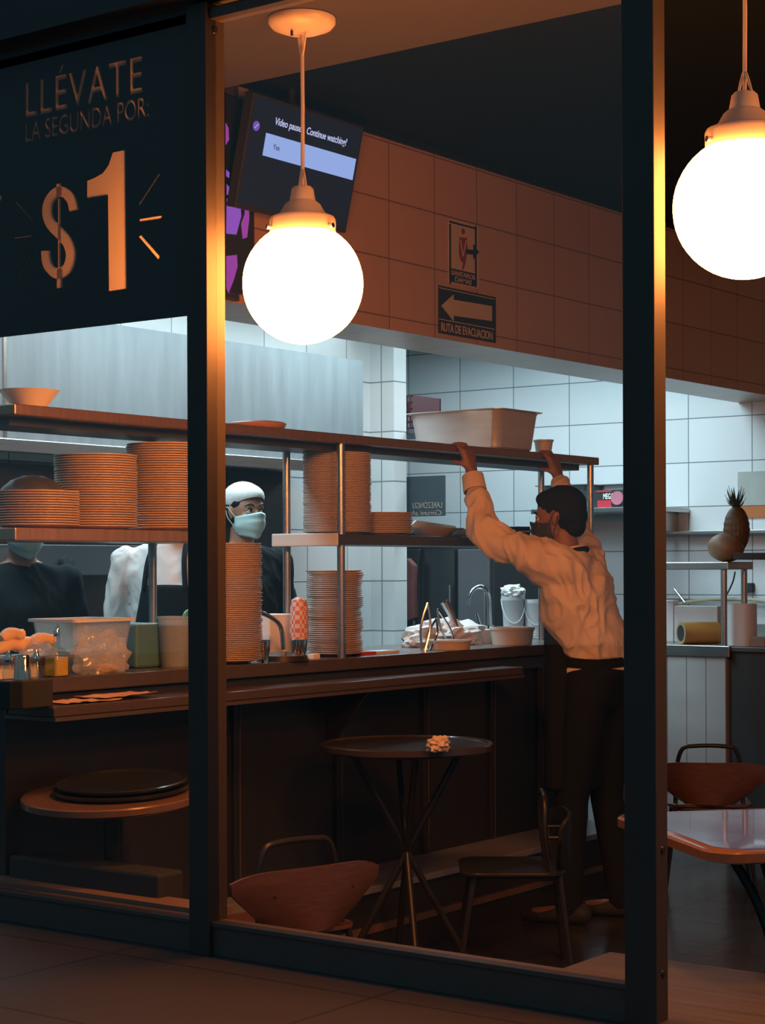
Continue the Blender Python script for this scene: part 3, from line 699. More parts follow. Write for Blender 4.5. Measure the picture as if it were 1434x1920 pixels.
# black menu board with a lettering reflection modelled as letters + paper note
bx = boxV(741, 832, 893, 968, 8.54, .02)
t = thing('menu_board', 'black board with a faint lettering reflection modelled on it, hanging beyond the tiled pier', 'board', ((bx[0]+bx[1])/2, 8.55, bx[4]))
b = BM(); add_box(b, bx[0]-.02, bx[1], 8.54, 8.56, bx[4], bx[5]); obj('board', b, mat('board_black', (.03, .045, .055), .5), t, bevel=.002)
vv = 8.538
def fnV2(px0, px1, pyb, pyt, v, th, mirror=False):
    a = onV(px0, pyb, v).x; c_ = onV(px1, pyb, v).x; pm = (px0+px1)/2; zb = onV(pm, pyb, v).z; zt = onV(pm, pyt, v).z
    if mirror: a, c_ = c_, a
    return lambda x, y, z: Vector((lerp(a, c_, x), v-th*z, lerp(zb, zt, y)))
lt = mat('reflected_letter', (.30, .25, .2), .6)
obj('reflected_lettering', None, lt, t, me=place_text('LAREZÓNGU', fnV2(774, 829, 953, 939, vv, .002, True)))
obj('reflected_script', None, lt, t, me=place_text('Coruni ah', fnV2(772, 828, 966, 957, vv, .002, True), shear=.3))
b = BM(); bx = boxV(742, 751, 926, 956, 8.53, .004); add_box(b, *bx); obj('paper_note', b, papw, t)

# kitchen back area seen between pier and waiter
t = thing('steel_refrigerator', 'dark steel upright refrigerator doors behind the pier', 'refrigerator', (-6.0, 9.0, 0))
bx = boxV(745, 922, 1024, 1215, 8.75, .6)
b = BM(); add_box(b, bx[0], bx[1], 8.78, 9.3, 0.0, bx[5]); obj('cabinet', b, black, t)
for i, (p0, p1, m_) in enumerate(((748, 786, black), (795, 853, blackg), (858, 918, mat('fridge_door_steel', (.16, .17, .19), .4, .7, .15, 4)))):
    x = boxV(p0, p1, 1030, 1260, 8.75, .03); b = BM(); add_box(b, x[0], x[1], 8.75, 8.78, .1, x[5]); d = obj('door', b, m_, t, bevel=.004)
    b = BM(); add_tube(b, [(x[1]-.02, 8.73, .7), (x[1]-.02, 8.73, 1.35)], .008); obj('handle', b, steel, d)
b = BM(); pts = [(752, 1050), (762, 1046), (775, 1060), (774, 1110), (776, 1160), (752, 1170), (745, 1135), (751, 1090)]
add_prism(b, [onV(x, y, 8.66) for x, y in pts], (0, .05, 0)); tag(obj('hanging_cloth', b, mat('dull_red_cloth', (.12, .035, .032), .85, 0, .2, 25, bump=.3), bevel=.01), 'dull red cloth hanging against the dark refrigerator', 'cloth')
# scraps of cloth / bag on the pass-through
# back counter with sink
t = thing('back_counter', 'steel sink counter along the kitchen back wall', 'counter', (-4.0, BV-.2, 0))
b = BM(); add_box(b, -5.4, -2.2, BV-.4, BV-.01, 0.98, 1.02); obj('worktop', b, steel, t, bevel=.004)
b = BM(); add_box(b, -5.35, -2.25, BV-.35, BV-.01, 0, .98); obj('cupboard', b, dsteel, t)
b = BM(); add_box(b, -5.4, -2.2, BV-.025, BV-.01, 1.02, 1.10); obj('upstand', b, steel, t)
b = BM(); add_tube(b, [(-5.5, BV-.03, 1.24), (-2.2, BV-.03, 1.24)], .012, 10); tag(obj('wall_pipe', b, steel, smooth=True), 'thin steel pipe running along the back wall tiles', 'pipe')
b = BM(); add_box(b, -5.6, -2.2, BV-.15, BV-.005, 1.65, 1.672); tag(obj('wall_rail_shelf', b, steel, bevel=.003), 'narrow steel shelf along the back wall behind the fruit', 'shelf')

# gooseneck faucet
c = atD(912, 1170, 9.3)
t = thing('gooseneck_faucet', 'chrome gooseneck faucet standing behind the bar', 'faucet', (c.x, c.y, atD(960, 1192, 9.05).z))
def pxs(D, pts): return [atD(x, y, D) for x, y in pts]
b = BM(); add_tube(b, smooth_path(pxs(9.15, [(919, 1180), (918, 1150), (916, 1118), (908, 1104), (898, 1100), (887, 1106), (880, 1118), (877, 1133)]), 5), .011, 10); obj('spout', b, chrome, t, smooth=True)
fb = atD(919, 1172, 9.15); fz = atD(960, 1192, 9.05).z; b = BM(); add_tube(b, [(fb.x, fb.y, fb.z), (fb.x, fb.y, fz)], .02, 12); obj('base', b, chrome, t, smooth=True)
b = BM(); add_tube(b, pxs(9.15, [(893, 1150), (900, 1172), (918, 1180)]), .008, 8); obj('lever', b, chrome, t, smooth=True)

# buckets
def bucket(px, pyt, pyb, D, wpx, label, m=plw, handle=True):
    s = F/D; r = wpx/2/s; top = atD(px, pyt, D); bot = atD(px, pyb, D); z0 = bot.z; h = top.z-z0
    t = thing('bucket', label, 'bucket', (top.x, top.y, z0), 'white plastic buckets')
    b = BM(); add_lathe(b, [(0, z0), (r*.86, z0), (r*.98, z0+h*.88), (r*1.04, z0+h*.9), (r*1.04, z0+h), (r*.96, z0+h), (r*.84, z0+.01), (0, z0+.01)], (top.x, top.y, 0), 32); obj('pail', b, m, t, smooth=True)
    if handle:
        b = BM(); cx_, cy_ = top.x, top.y; ax = Vector((CT, ST, 0)); nr = Vector((ST, -CT, 0))
        pts = [Vector((cx_, cy_, z0+h*.93))+ax*(r*1.05*math.cos(a))+nr*(r*1.1*math.sin(a))+Vector((0, 0, -.62*h*math.sin(a))) for a in [PI*i/14 for i in range(15)]]
        add_tube(b, pts, .004, 6); obj('wire_handle', b, plw, t, smooth=True)
    return t
# side table carrying them (height from the picture)
SD = 9.05
zt_ = atD(960, 1192, SD).z
bucket(962, 1118, 1191, SD, 42, 'white bucket with a bail handle behind the bar near the faucet')
bucket(1003, 1124, 1192, SD, 40, 'white bucket partly hidden by the waiter')
c0 = atD(985, 1192, SD)+Vector((0, .04, 0))
t = thing('prep_table', 'steel prep table behind the bar carrying white buckets', 'table', (c0.x, c0.y, 0))
b = BM(); add_box(b, c0.x-.55, c0.x+.40, c0.y-.20, c0.y+.22, zt_-.03, zt_-.001); obj('tabletop', b, steel, t, bevel=.003)
for sx in (-1, 1):
    for sy in (-1, 1):
        b = BM(); add_cyl(b, (c0.x+sx*.42, c0.y+sy*.19, 0), (c0.x+sx*.42, c0.y+sy*.19, zt_-.03), .018); obj('leg', b, steel, t, smooth=True)
def crumple(center, rad, seed, sub=3, amp=.35, f=3.0, flat_bottom=None):
    b = BM(); bmesh.ops.create_icosphere(b, subdivisions=sub, radius=1)
    for v in b.verts:
        n = noise.noise(v.co*f+Vector((seed*7.1, seed*3.3, 0))); n2 = noise.noise(v.co*f*2.7+Vector((seed, 0, 5)))
        k = 1+amp*n+amp*.5*abs(n2)
        v.co = Vector((v.co.x*rad[0]*k, v.co.y*rad[1]*k, v.co.z*rad[2]*k))+Vector(center)
        if flat_bottom is not None: v.co.z = max(v.co.z, flat_bottom)
    return b
c = atD(962, 1112, SD); tag(obj('crumpled_bag', crumple(c, (.06, .055, .04), 3, amp=.5), papw), 'white crumpled bag stuffed in the top of the bucket', 'bag')
c = atD(800, 1186, 8.0)

# things along the bar counter (right half)
CZ = 1.105
def on_counter(px, u): return onU(px, 1200, u).y
def lath_c(name, prof, px, u, m, label, cat, z=CZ, group=None, smooth=True):
    b = BM(); add_lathe(b, prof, (u, on_counter(px, u), z), 32); return tag(obj(name, b, m, smooth=smooth), label, cat, group)
uw = -4.62
y_ = on_counter(835, uw)
tag(obj('crumpled_cloth_bag', crumple((uw, y_, CZ+.035), (.10, .25, .075), 5, 4, .45, 3.2, CZ), papw), 'big crumpled white paper bag lying on the counter behind the tongs', 'bag')
lath_c('food_tub', [(0, 0), (.085, 0), (.09, .03), (.093, .032), (.093, .040), (.088, .04), (0, .036)], 843, -4.36, cream, 'low round lidded tub on the counter below the tongs', 'tub')
lath_c('food_tub', [(0, 0), (.088, 0), (.098, .065), (.103, .067), (.103, .078), (.095, .078), (.087, .01), (0, .01)], 960, -4.40, cream, 'taller round cream tub near the waiter apron', 'tub')
lath_c('food_tub', [(0, 0), (.05, 0), (.055, .06), (.058, .062), (.05, .062), (0, .05)], 905, -4.60, plw, 'small pale tub behind the taller round tub', 'tub')
def tongs(px, u, lean, label, h=.17):
    y = on_counter(px, u); t = thing('tongs', label, 'tongs', (u, y, CZ), 'tongs standing on the counter')
    for s in (-1, 1):
        b = BM(); add_tube(b, smooth_path([(u+.008*s, y, CZ), (u+.016*s, y+lean*.5+.012*s, CZ+h*.5), (u, y+lean, CZ+h)], 4), .005, 6); obj('arm', b, chrome, t, smooth=True)
    return t
tongs(794, -4.38, .03, 'steel tongs standing upright on the counter left of the low tub', .20)
tongs(803, -4.40, .06, 'short steel tongs leaning right beside the upright pair', .13)
tongs(850, -4.42, -.12, 'steel tongs leaning left out of the low round tub', .17)
b = BM(); pts = pxs(8.1, [(858, 1185), (846, 1152), (833, 1128)]); add_tube(b, [pts[0], pts[1], pts[2]], [.012, .016, .022], 10)
t = tag(obj('tong_handle', b, steel, smooth=True), 'broad steel handle with a round eye sticking out of the paper bag', 'utensil')
b = BM(); c = pts[2]+Vector((ST, -CT, 0))*.022; add_cyl(b, c, c+Vector((ST, -CT, 0))*.003, .006); obj('hole', b, black, t)
b = BM(); y_ = on_counter(690, -4.40); add_box(b, -4.44, -4.36, y_-.10, y_-.01, CZ, CZ+.012); add_box(b, -4.44, -4.36, y_-.01, y_+.18, CZ, CZ+.009)
t = thing('takeaway_box', 'thin red and white flat carton lying on the counter right of the uneven plates', 'carton', (-4.4, y_, CZ)); b.free()
b = BM(); add_box(b, -4.44, -4.36, y_-.10, y_-.0, CZ, CZ+.012); obj('red_end', b, mat('red_card', (.55, .06, .05), .6), t)
b = BM(); add_box(b, -4.44, -4.36, y_, y_+.16, CZ, CZ+.010); obj('white_end', b, papw, t)
lath_c('bread_basket_cloth', [(0, 0), (.05, 0), (.075, .03), (.06, .06), (.02, .07), (0, .07)], 782, -4.75, mat('mottled_cloth', (.25, .2, .14), .8, 0, .6, 40), 'mottled folded cloth bundle before the dark refrigerator', 'cloth')

# centre: paper cup holder, checkered cone, tap, caddy
y_ = on_counter(518, -4.50)
b = BM(); add_box(b, -4.56, -4.46, y_-.085, y_+.06, CZ, CZ+.17); tag(obj('napkin_box', b, papw, bevel=.006), 'tall white napkin box between the plate stacks on the counter', 'box')
chk = bpy.data.materials.new('red_checkered_paper'); chk.use_nodes = True
_N = chk.node_tree.nodes; _L = chk.node_tree.links; g = _N.new('ShaderNodeTexCoord'); ck = _N.new('ShaderNodeTexChecker'); ck.inputs['Scale'].default_value = 1
mp = _N.new('ShaderNodeMapping'); mp.inputs['Scale'].default_value = (60, 60, 60); mp.inputs['Rotation'].default_value = (0, 0, .3)
_L.new(g.outputs['Object'], mp.inputs[0]); _L.new(mp.outputs[0], ck.inputs[0]); ck.inputs[1].default_value = (.62, .16, .12, 1); ck.inputs[2].default_value = (.66, .60, .55, 1); _L.new(ck.outputs[0], _N['Principled BSDF'].inputs['Base Color'])
y_ = on_counter(561, -4.40)
b = BM(); add_lathe(b, [(0, CZ), (.024, CZ), (.036, CZ+.10), (.034, CZ+.19), (.028, CZ+.225), (.012, CZ+.235), (0, CZ+.233)], (-4.40, y_, 0), 28); tag(obj('wrapped_straws', b, chk, smooth=True), 'bundle wrapped in red and white checkered paper standing on the counter', 'paper wrap')
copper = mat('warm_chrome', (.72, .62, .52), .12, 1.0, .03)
t = thing('bar_tap', 'curved chrome tap rising from a dark base on the counter', 'tap', (-4.36, on_counter(528, -4.36), CZ))
yb = on_counter(530, -4.36)
b = BM(); add_lathe(b, [(0, 0), (.10, 0), (.09, .02), (.04, .032), (0, .034)], (-4.36, yb, CZ), 32, None); obj('base', b, wood_d, t, smooth=True)
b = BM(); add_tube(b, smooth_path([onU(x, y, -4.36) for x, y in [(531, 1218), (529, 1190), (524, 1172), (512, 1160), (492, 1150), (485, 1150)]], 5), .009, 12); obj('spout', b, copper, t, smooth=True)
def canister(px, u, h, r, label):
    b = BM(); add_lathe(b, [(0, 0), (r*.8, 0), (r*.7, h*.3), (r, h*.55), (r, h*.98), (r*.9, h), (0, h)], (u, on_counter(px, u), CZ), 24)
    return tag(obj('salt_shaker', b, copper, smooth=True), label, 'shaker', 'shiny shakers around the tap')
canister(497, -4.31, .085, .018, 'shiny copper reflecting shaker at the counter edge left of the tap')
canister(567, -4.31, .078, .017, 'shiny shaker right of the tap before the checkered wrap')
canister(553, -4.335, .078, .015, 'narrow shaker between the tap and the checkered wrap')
b = BM(); y_ = on_counter(588, -4.31); add_box(b, -4.325, -4.295, y_-.02, y_+.022, CZ, CZ+.022); tag(obj('butter_packet', b, papw, bevel=.004), 'small white packet on the counter edge below the uneven plates', 'packet')

# left: tray, oil bottle, containers, bags
UL = -4.42
bx = boxU(143, 250, 1160, 1236, UL, .22)
t = thing('food_container', 'clear rectangular food container with a white rim on the left counter', 'container', ((bx[0]+bx[1])/2, (bx[2]+bx[3])/2, CZ))
b = BM()
def ring2(i, z, r=.02): return [(x, y, z) for x, y in rr(bx[0]+i, bx[1]-i, bx[2]+i, bx[3]-i, r, 4)]
zt = bx[5]
R_ = loft(b, [ring2(.02, CZ), ring2(.0, zt-.01), ring2(.003, zt-.01), ring2(.023, CZ+.004)]); b.faces.new(R_[0][::-1]); obj('tub', b, clearm, t, smooth=True)
b = BM(); loft(b, [ring2(-.012, zt-.010), ring2(-.012, zt), ring2(.004, zt), ring2(.004, zt-.01), ring2(-.012, zt-.010)]); obj('rim', b, plw, t)
b = BM(); add_box(b, bx[0]+.02, bx[1]-.02, bx[2]+.02, bx[3]-.02, CZ+.004, CZ+.07); obj('contents', b, mat('beige_food', (.36, .34, .28), .8, 0, .3, 30), t)
yb = onU(272, 1200, -4.44).y
b = BM(); add_box(b, -4.60, -4.44, yb-.045, yb+.10, CZ, CZ+.155); tag(obj('teal_box', b, mat('teal_plastic', (.07, .19, .22), .35), bevel=.01), 'dark teal plastic box beside the clear food container', 'box')
y_ = on_counter(327, -4.40)
t = thing('plastic_jug', 'translucent blue tinted jug beside the steel post', 'jug', (-4.40, y_, CZ))
b = BM(); add_lathe(b, [(0, 0), (.048, 0), (.058, .17), (.062, .172), (.062, .178), (.056, .178), (.046, .004), (0, .004)], (-4.40, y_, CZ), 32); obj('jug_wall', b, clearm, t, smooth=True)
b = BM(); add_lathe(b, [(0, .005), (.044, .005), (.052, .15), (0, .15)], (-4.40, y_, CZ), 32); obj('liquid', b, mat('blue_liquid', (.12, .36, .42), .3), t, smooth=True)
y_ = on_counter(335, -4.52); b = BM(); add_box(b, -4.56, -4.46, y_-.05, y_+.06, CZ+.12, CZ+.155)
add_tube(b, smooth_path([(-4.5, y_, CZ+.15), (-4.5, y_+.02, CZ+.185), (-4.5, y_+.05, CZ+.185), (-4.5, y_+.06, CZ+.15)], 4), .01)
add_box(b, -4.555, -4.465, y_-.045, y_+.055, CZ, CZ+.12)
tag(obj('green_lidded_box', b, mat('green_plastic', (.06, .33, .16), .4), bevel=.004), 'green plastic box with a looped handle behind the blue jug', 'box')
# oil bottle
y_ = on_counter(106, -4.325); ub = -4.325
t = thing('oil_bottle', 'square glass oil cruet with yellow oil and a steel pourer', 'bottle', (ub, y_, CZ))
b = BM()
def sq(h, z, r=.01): return [(x, y, z) for x, y in rr(ub-h, ub+h, y_-h, y_+h, min(r, h*.9), 4)]
R_ = loft(b, [sq(.030, CZ), sq(.033, CZ+.004), sq(.033, CZ+.07), sq(.029, CZ+.082), sq(.012, CZ+.095), sq(.010, CZ+.13), sq(.012, CZ+.133)]); b.faces.new(R_[0][::-1]); b.faces.new(R_[-1]); obj('glass_body', b, bglass, t, smooth=True)
b = BM(); R_ = loft(b, [sq(.028, CZ+.005), sq(.029, CZ+.064)]); b.faces.new(R_[0][::-1]); b.faces.new(R_[-1]); obj('oil', b, mat('yellow_oil', (.62, .45, .02), .2), t)
b = BM(); add_tube(b, smooth_path([(ub, y_, CZ+.13), (ub, y_, CZ+.145), (ub, y_+.004, CZ+.155), (ub, y_+.008, CZ+.172)], 4), [.011]*5+[.009]*4+[.004]*4, 10); obj('pourer', b, chrome, t, smooth=True)
# tray of crackling
y_ = on_counter(28, -4.45)
t = thing('serving_tray', 'shallow grey tray at the left edge of the counter under fried rolls', 'tray', (-4.45, y_, CZ))
b = BM(); add_box(b, -4.55, -4.36, y_-.16, y_+.17, CZ+.05, CZ+.058); add_box(b, -4.555, -4.355, y_-.165, y_+.175, CZ+.058, CZ+.066); obj('tray_dish', b, steel, t)
b = BM(); add_box(b, -4.53, -4.38, y_-.13, y_+.14, CZ, CZ+.05); obj('tray_base', b, plw, t)
fried = mat('fried_dough', (.62, .42, .2), .6, 0, .25, 30, bump=.4)
for i, (dy, dz, ln, rz) in enumerate(((-.02, .02, .10, .2), (.06, .024, .10, -.4), (.12, .035, .09, .5), (.0, .055, .09, -.2))):
    b = BM(); a = Vector((-4.46, y_+dy-.05, CZ+.066+dz)); e = a+Vector((math.sin(rz)*.03, ln, .01))
    add_tube(b, smooth_path([a, (a+e)/2+Vector((0, 0, .012)), e], 4), [.014, .018, .021, .022, .021, .02, .019, .018, .022], 10)
    tag(obj('fried_roll', b, fried, smooth=True), ['left lower', 'middle lower', 'rightmost', 'uppermost'][i]+' fried roll on the grey tray at the left edge', 'fried roll', 'fried rolls on the tray')
y1_ = on_counter(84, -4.43)
tag(obj('plastic_bag', crumple((-4.42, on_counter(75, -4.42), CZ+.05), (.05, .075, .055), 8, 4, .4, 2.6, CZ), bagm, smooth=True), 'clear plastic bag behind the oil cruet', 'bag')
tag(obj('plastic_bag', crumple((-4.345, on_counter(190, -4.345), CZ+.055), (.045, .115, .075), 11, 4, .42, 2.6, CZ), bagm, smooth=True), 'clear plastic bag of bread before the food container', 'bag')
tag(obj('bread_slice', crumple((-4.345, on_counter(196, -4.345), CZ+.015), (.03, .05, .015), 2, 3, .3), fried), 'piece of bread inside the clear bag', 'bread')
# caddy on the ledge
LZ = 1.030
y_ = onU(40, 1300, -4.19).y
t = thing('condiment_caddy', 'black condiment caddy holding shakers on the bar ledge at the left edge', 'caddy', (-4.19, y_, LZ))
b = BM(); add_box(b, -4.25, -4.13, y_-.10, y_+.075, LZ, LZ+.085); obj('caddy_box', b, black, t, bevel=.004)
for px, h, nm in ((16, .155, 'pepper cruet with a steel tip left in the caddy'), (68, .15, 'oil cruet with a dark tip right in the caddy')):
    yy = onU(px, 1250, -4.17).y; tt = thing('cruet', nm, 'cruet', (-4.17, yy, LZ+.085), 'cruets in the caddy')
    b = BM(); add_lathe(b, [(0, .086), (.017, .086), (.019, .11), (.012, .13), (.009, .14), (0, .14)], (-4.17, yy, LZ), 20); obj('glass_body', b, bglass, tt, smooth=True)
    b = BM(); add_lathe(b, [(.010, .14), (.012, .15), (.008, .165), (.003, .175), (0, .176)], (-4.17, yy, LZ), 16); obj('pourer', b, chrome, tt, smooth=True)
yy = onU(42, 1250, -4.17).y
b = BM(); add_lathe(b, [(0, .086), (.026, .086), (.024, .155), (.020, .16), (.020, .09), (0, .09)], (-4.17, yy, LZ), 24); tag(obj('steel_cup', b, copper, smooth=True), 'shiny steel cup in the middle of the caddy', 'cup')
# papers on the ledge
for i, (p0, p1, rz, lab) in enumerate(((100, 200, .1, 'left sheet of the brown paper lying on the bar ledge'), (165, 272, -.05, 'right sheet of the crinkled paper lying on the bar ledge'))):
    ya, yb = onU(p0, 1290, -4.2).y, onU(p1, 1290, -4.2).y; b = BM(); n = 14; rows = []
    for i1 in range(n+1):
        row = []
        for j in range(6):
            yv = lerp(ya, yb, i1/n); uv = lerp(-4.265, -4.14, j/5)+rz*.1*(i1/n)
            row.append(b.verts.new((uv, yv, LZ+.004+.008*i+.012*abs(noise.noise(Vector((uv*30, yv*18, i)))))))
        rows.append(row)
    for r0, r1 in zip(rows, rows[1:]):
        for j in range(5): b.faces.new((r0[j], r0[j+1], r1[j+1], r1[j]))
    o = tag(obj('paper_sheet', b, mat('brown_paper', (.55, .38, .28), .8)), lab, 'paper', 'paper sheets on the ledge')
    s = o.modifiers.new('sol', 'SOLIDIFY'); s.thickness = .0012

# ------------------------------------------------------------------ right hand kitchen corner
t = thing('prep_counter', 'grey steel cabinet with a worktop and an upper shelf right of the doorway post', 'counter', (-4.5, 8.8, 0))
PV = 8.6
x = boxV(1180, 1367, 1209, 1228, PV, .5); PZ = x[5]
b = BM(); add_box(b, x[0], x[1], PV, PV+.38, PZ-.06, PZ); obj('worktop', b, steel, t, bevel=.004)
pan = mat('grey_corrugated_panel', (.34, .36, .36), .6, .1, .15, 5)
xx = boxV(1180, 1361, 1228, 1450, PV+.01, .5)
b = BM(); add_box(b, xx[0], xx[1], PV+.02, PV+.36, 0, PZ-.06); obj('cabinet_body', b, pan, t)
b = BM(); n = 5
for k in range(n): xa = lerp(xx[0], xx[1], k/n); add_box(b, xa, xa+(xx[1]-xx[0])/n*.985, PV+.012, PV+.02, .1, PZ-.06)
obj('front_slats', b, pan, t, bevel=.003)
s_ = boxV(1180, 1365, 1054, 1068, PV, .3); UZ = s_[5]
b = BM(); add_box(b, s_[0], s_[1], PV, PV+.3, UZ-.04, UZ); obj('upper_shelf', b, steel, t, bevel=.004)
for px in (1190, 1357):
    ux = onV(px, 1100, PV+.03).x
    for vv_ in (PV+.03, PV+.27):
        b = BM(); add_cyl(b, (ux, vv_, PZ), (ux, vv_, UZ-.04), .0165); obj('post', b, steel, t, smooth=True)
# dark cabinet to its right
xr = onV(1366, 1300, PV+.02).x
t = thing('dark_cabinet', 'black cabinet beside the grey steel cabinet at the right edge', 'cabinet', (-3.6, 8.8, 0))
b = BM(); add_box(b, xr+.01, xr+1.3, PV+.03, PV+.36, 0, PZ-.03); obj('body', b, black, t)
b = BM(); add_box(b, xr+.008, xr+1.3, PV+.02, PV+.38, PZ-.03, PZ-.005); obj('top', b, dsteel, t, bevel=.003)
b = BM(); sx_ = onV(1366, 1045, PV+.02).x; zz = onV(1400, 1037, PV+.2).z
add_box(b, sx_+.01, sx_+1.2, PV+.05, PV+.33, zz-.035, zz); t2 = tag(obj('dark_wall_shelf', b, black, bevel=.003), 'dark shelf carrying the pineapple at the right edge', 'shelf')
b = BM()
for xw in (sx_+.5, sx_+1.1): add_cyl(b, (xw, PV+.19, PZ-.005), (xw, PV+.19, zz-.035), .012)
obj('shelf_support', b, iron, t2)
# melon
mc = atD(1338, 1024, 9.45); rm = 35/F*9.45
b = BM(); bmesh.ops.create_uvsphere(b, u_segments=40, v_segments=24, radius=1)
for v in b.verts: v.co = Vector((v.co.x*rm*1.0, v.co.y*rm*1.0, v.co.z*rm*.80*(1+.03*math.sin(3*math.atan2(v.co.y, v.co.x))))) + Vector((mc.x, PV+.16, UZ+rm*.80))
tag(obj('papaya', b, mat('mottled_melon_rind', (.20, .12, .07), .55, 0, .35, 14, bump=.25), smooth=True), 'large mottled melon on the upper shelf', 'melon')
pc = onV(1381, 1052, PV+.19)
t = thing('pineapple', 'whole pineapple with a green crown beside the melon', 'pineapple', (pc.x, PV+.19, zz))
b = BM(); bmesh.ops.create_uvsphere(b, u_segments=48, v_segments=40, radius=1); pr = .066; ph = .125
for v in b.verts:
    th_ = math.atan2(v.co.y, v.co.x); zc_ = v.co.z
    k = 1+.06*math.cos(10*th_+zc_*12)*math.cos(10*th_-zc_*12)*(1-abs(zc_))
    e = (abs(zc_)**1.5)*(1 if zc_ > 0 else -1)
    v.co = Vector((v.co.x*pr*k*1.03, v.co.y*pr*k*1.03, zc_*ph))+Vector((pc.x, PV+.19, zz+ph*.98))
obj('fruit', b, mat('pineapple_skin', (.10, .06, .025), .6, 0, .5, 30, bump=.4), t, smooth=True)
b = BM(); zt = zz+ph*1.9
for k in range(26):
    a = k*2.4; tl_ = .3+.9*(1-k/26); ln = .055+.06*(k/26)
    d = Vector((math.cos(a)*math.sin(tl_)*.8, math.sin(a)*math.sin(tl_)*.8, math.cos(tl_))); s = d.cross(Vector((0, 0, 1))).normalized()*.008
    o_ = Vector((pc.x-.005, PV+.19, zt))+Vector((math.cos(a), math.sin(a), 0))*.008
    v0, v1, v2, v3 = b.verts.new(o_-s), b.verts.new(o_+s), b.verts.new(o_+d*ln*.6+s*.8), b.verts.new(o_+d*ln*.6-s*.8); v4 = b.verts.new(o_+d*ln+Vector((0, 0, .012)))
    b.faces.new((v0, v1, v2, v3)); b.faces.new((v3, v2, v4))
o = obj('crown', b, mat('pineapple_leaf', (.03, .07, .035), .5), t); s = o.modifiers.new('sol', 'SOLIDIFY'); s.thickness = .002
# orange can lying
cz = onV(1305, 1190, PV+.12)
t = thing('orange_canister', 'orange cylindrical canister lying on the steel worktop with its dark open end', 'canister', (cz.x, PV+.12, PZ))
rc = .058; cxv = onV(1278, 1190, PV+.09).x; cxe = cxv+.125
b = BM(); add_cyl(b, (cxv, PV+.09, PZ+rc), (cxe, PV+.25, PZ+rc), rc, seg=32); obj('shell', b, mat('orange_card', (.42, .2, .05), .5), t, smooth=True)
b = BM(); d = (Vector((cxv, PV+.09, 0))-Vector((cxe, PV+.25, 0))).normalized(); p = Vector((cxv, PV+.09, PZ+rc)); add_cyl(b, p, p+d*.006, rc*1.02, seg=32); obj('end_ring', b, mat('tan_card', (.35, .25, .12), .5), t, smooth=True)
b = BM(); add_cyl(b, p+d*.006, p+d*.007, rc*.74, seg=32); obj('open_end', b, black, t)
# white pot, boxes
def kbox(name, px0, px1, py0, py1, v, d, m, label, cat, zfloor=None, bev=.004, group=None):
    x = boxV(px0, px1, py0, py1, v, d); b = BM(); add_box(b, x[0], x[1], v, v+d, x[4] if zfloor is None else zfloor, x[5])
    return tag(obj(name, b, m, bevel=bev), label, cat, group)
c = onV(1391, 1180, PV+.16); b = BM(); rp = 28/F*9.4; ztop = onV(1391, 1132, PV+.16).z
add_lathe(b, [(0, PZ-.004), (rp*.97, PZ-.004), (rp, PZ+.01), (rp, ztop), (rp*.94, ztop), (rp*.92, PZ+.01), (0, PZ+.006)], (c.x, PV+.16, 0), 36); tag(obj('stock_pot', b, plw, smooth=True), 'pale cylindrical pot on the dark cabinet right of the shelf post', 'pot')
kbox('brown_carton', 1407, 1434, 1195, 1212, PV+.08, .12, mat('brown_card', (.2, .13, .11), .8), 'small brown carton right of the pale pot', 'carton', PZ-.005)
kbox('white_tub', 1262, 1345, 1136, 1168, PV+.31, .06, plw, 'long white plastic tub behind the orange canister', 'tub', PZ)
kbox('white_tub', 1200, 1262, 1125, 1168, PV+.30, .07, plw, 'short white tub partly hidden by the door frame', 'tub', PZ)
b = BM(); add_tube(b, smooth_path([onV(x, y, BV-.06) for x, y in [(1262, 1134), (1300, 1127), (1345, 1123), (1400, 1124), (1440, 1128), (1500, 1136)]], 5), .012, 10)
tag(obj('beige_hose', b, mat('beige_rubber', (.45, .36, .24), .6), smooth=True), 'beige hose sagging along the back wall at the right edge', 'hose')
b = BM(); add_tube(b, smooth_path([onV(x, y, BV-.1) for x, y in [(1378, 1072), (1374, 1090), (1366, 1108), (1360, 1118)]], 5), .005, 6); tag(obj('black_cable', b, black), 'thin black cable curling below the pineapple', 'cable')
b = BM(); add_tube(b, [onV(1264, 1104, BV-.07), onV(1284, 1130, BV-.07)], .008, 8); tag(obj('ladle', b, steel), 'dark ladle hanging over the back wall pipe', 'ladle')
kbox('power_socket', 1390, 1410, 1093, 1110, BV-.036, .035, black, 'black wall socket under the narrow back shelf', 'socket')
# poster
x = boxV(1383, 1490, 883, 970, BV-.01, .004)
t = thing('wall_poster', 'pale poster with an orange band on the back wall tiles', 'poster', ((x[0]+x[1])/2, BV-.01, x[4]))
zm = onV(1400, 948, BV-.01).z
b = BM(); add_box(b, x[0], x[1], BV-.012, BV-.004, zm, x[5]); obj('grey_sheet', b, mat('grey_paper', (.36, .40, .38), .7, 0, .15, 10), t)
b = BM(); add_box(b, x[0]+.005, x[1], BV-.012, BV-.004, x[4], zm-.004); obj('orange_band', b, mat('orange_paint', (.42, .14, .04), .7), t)
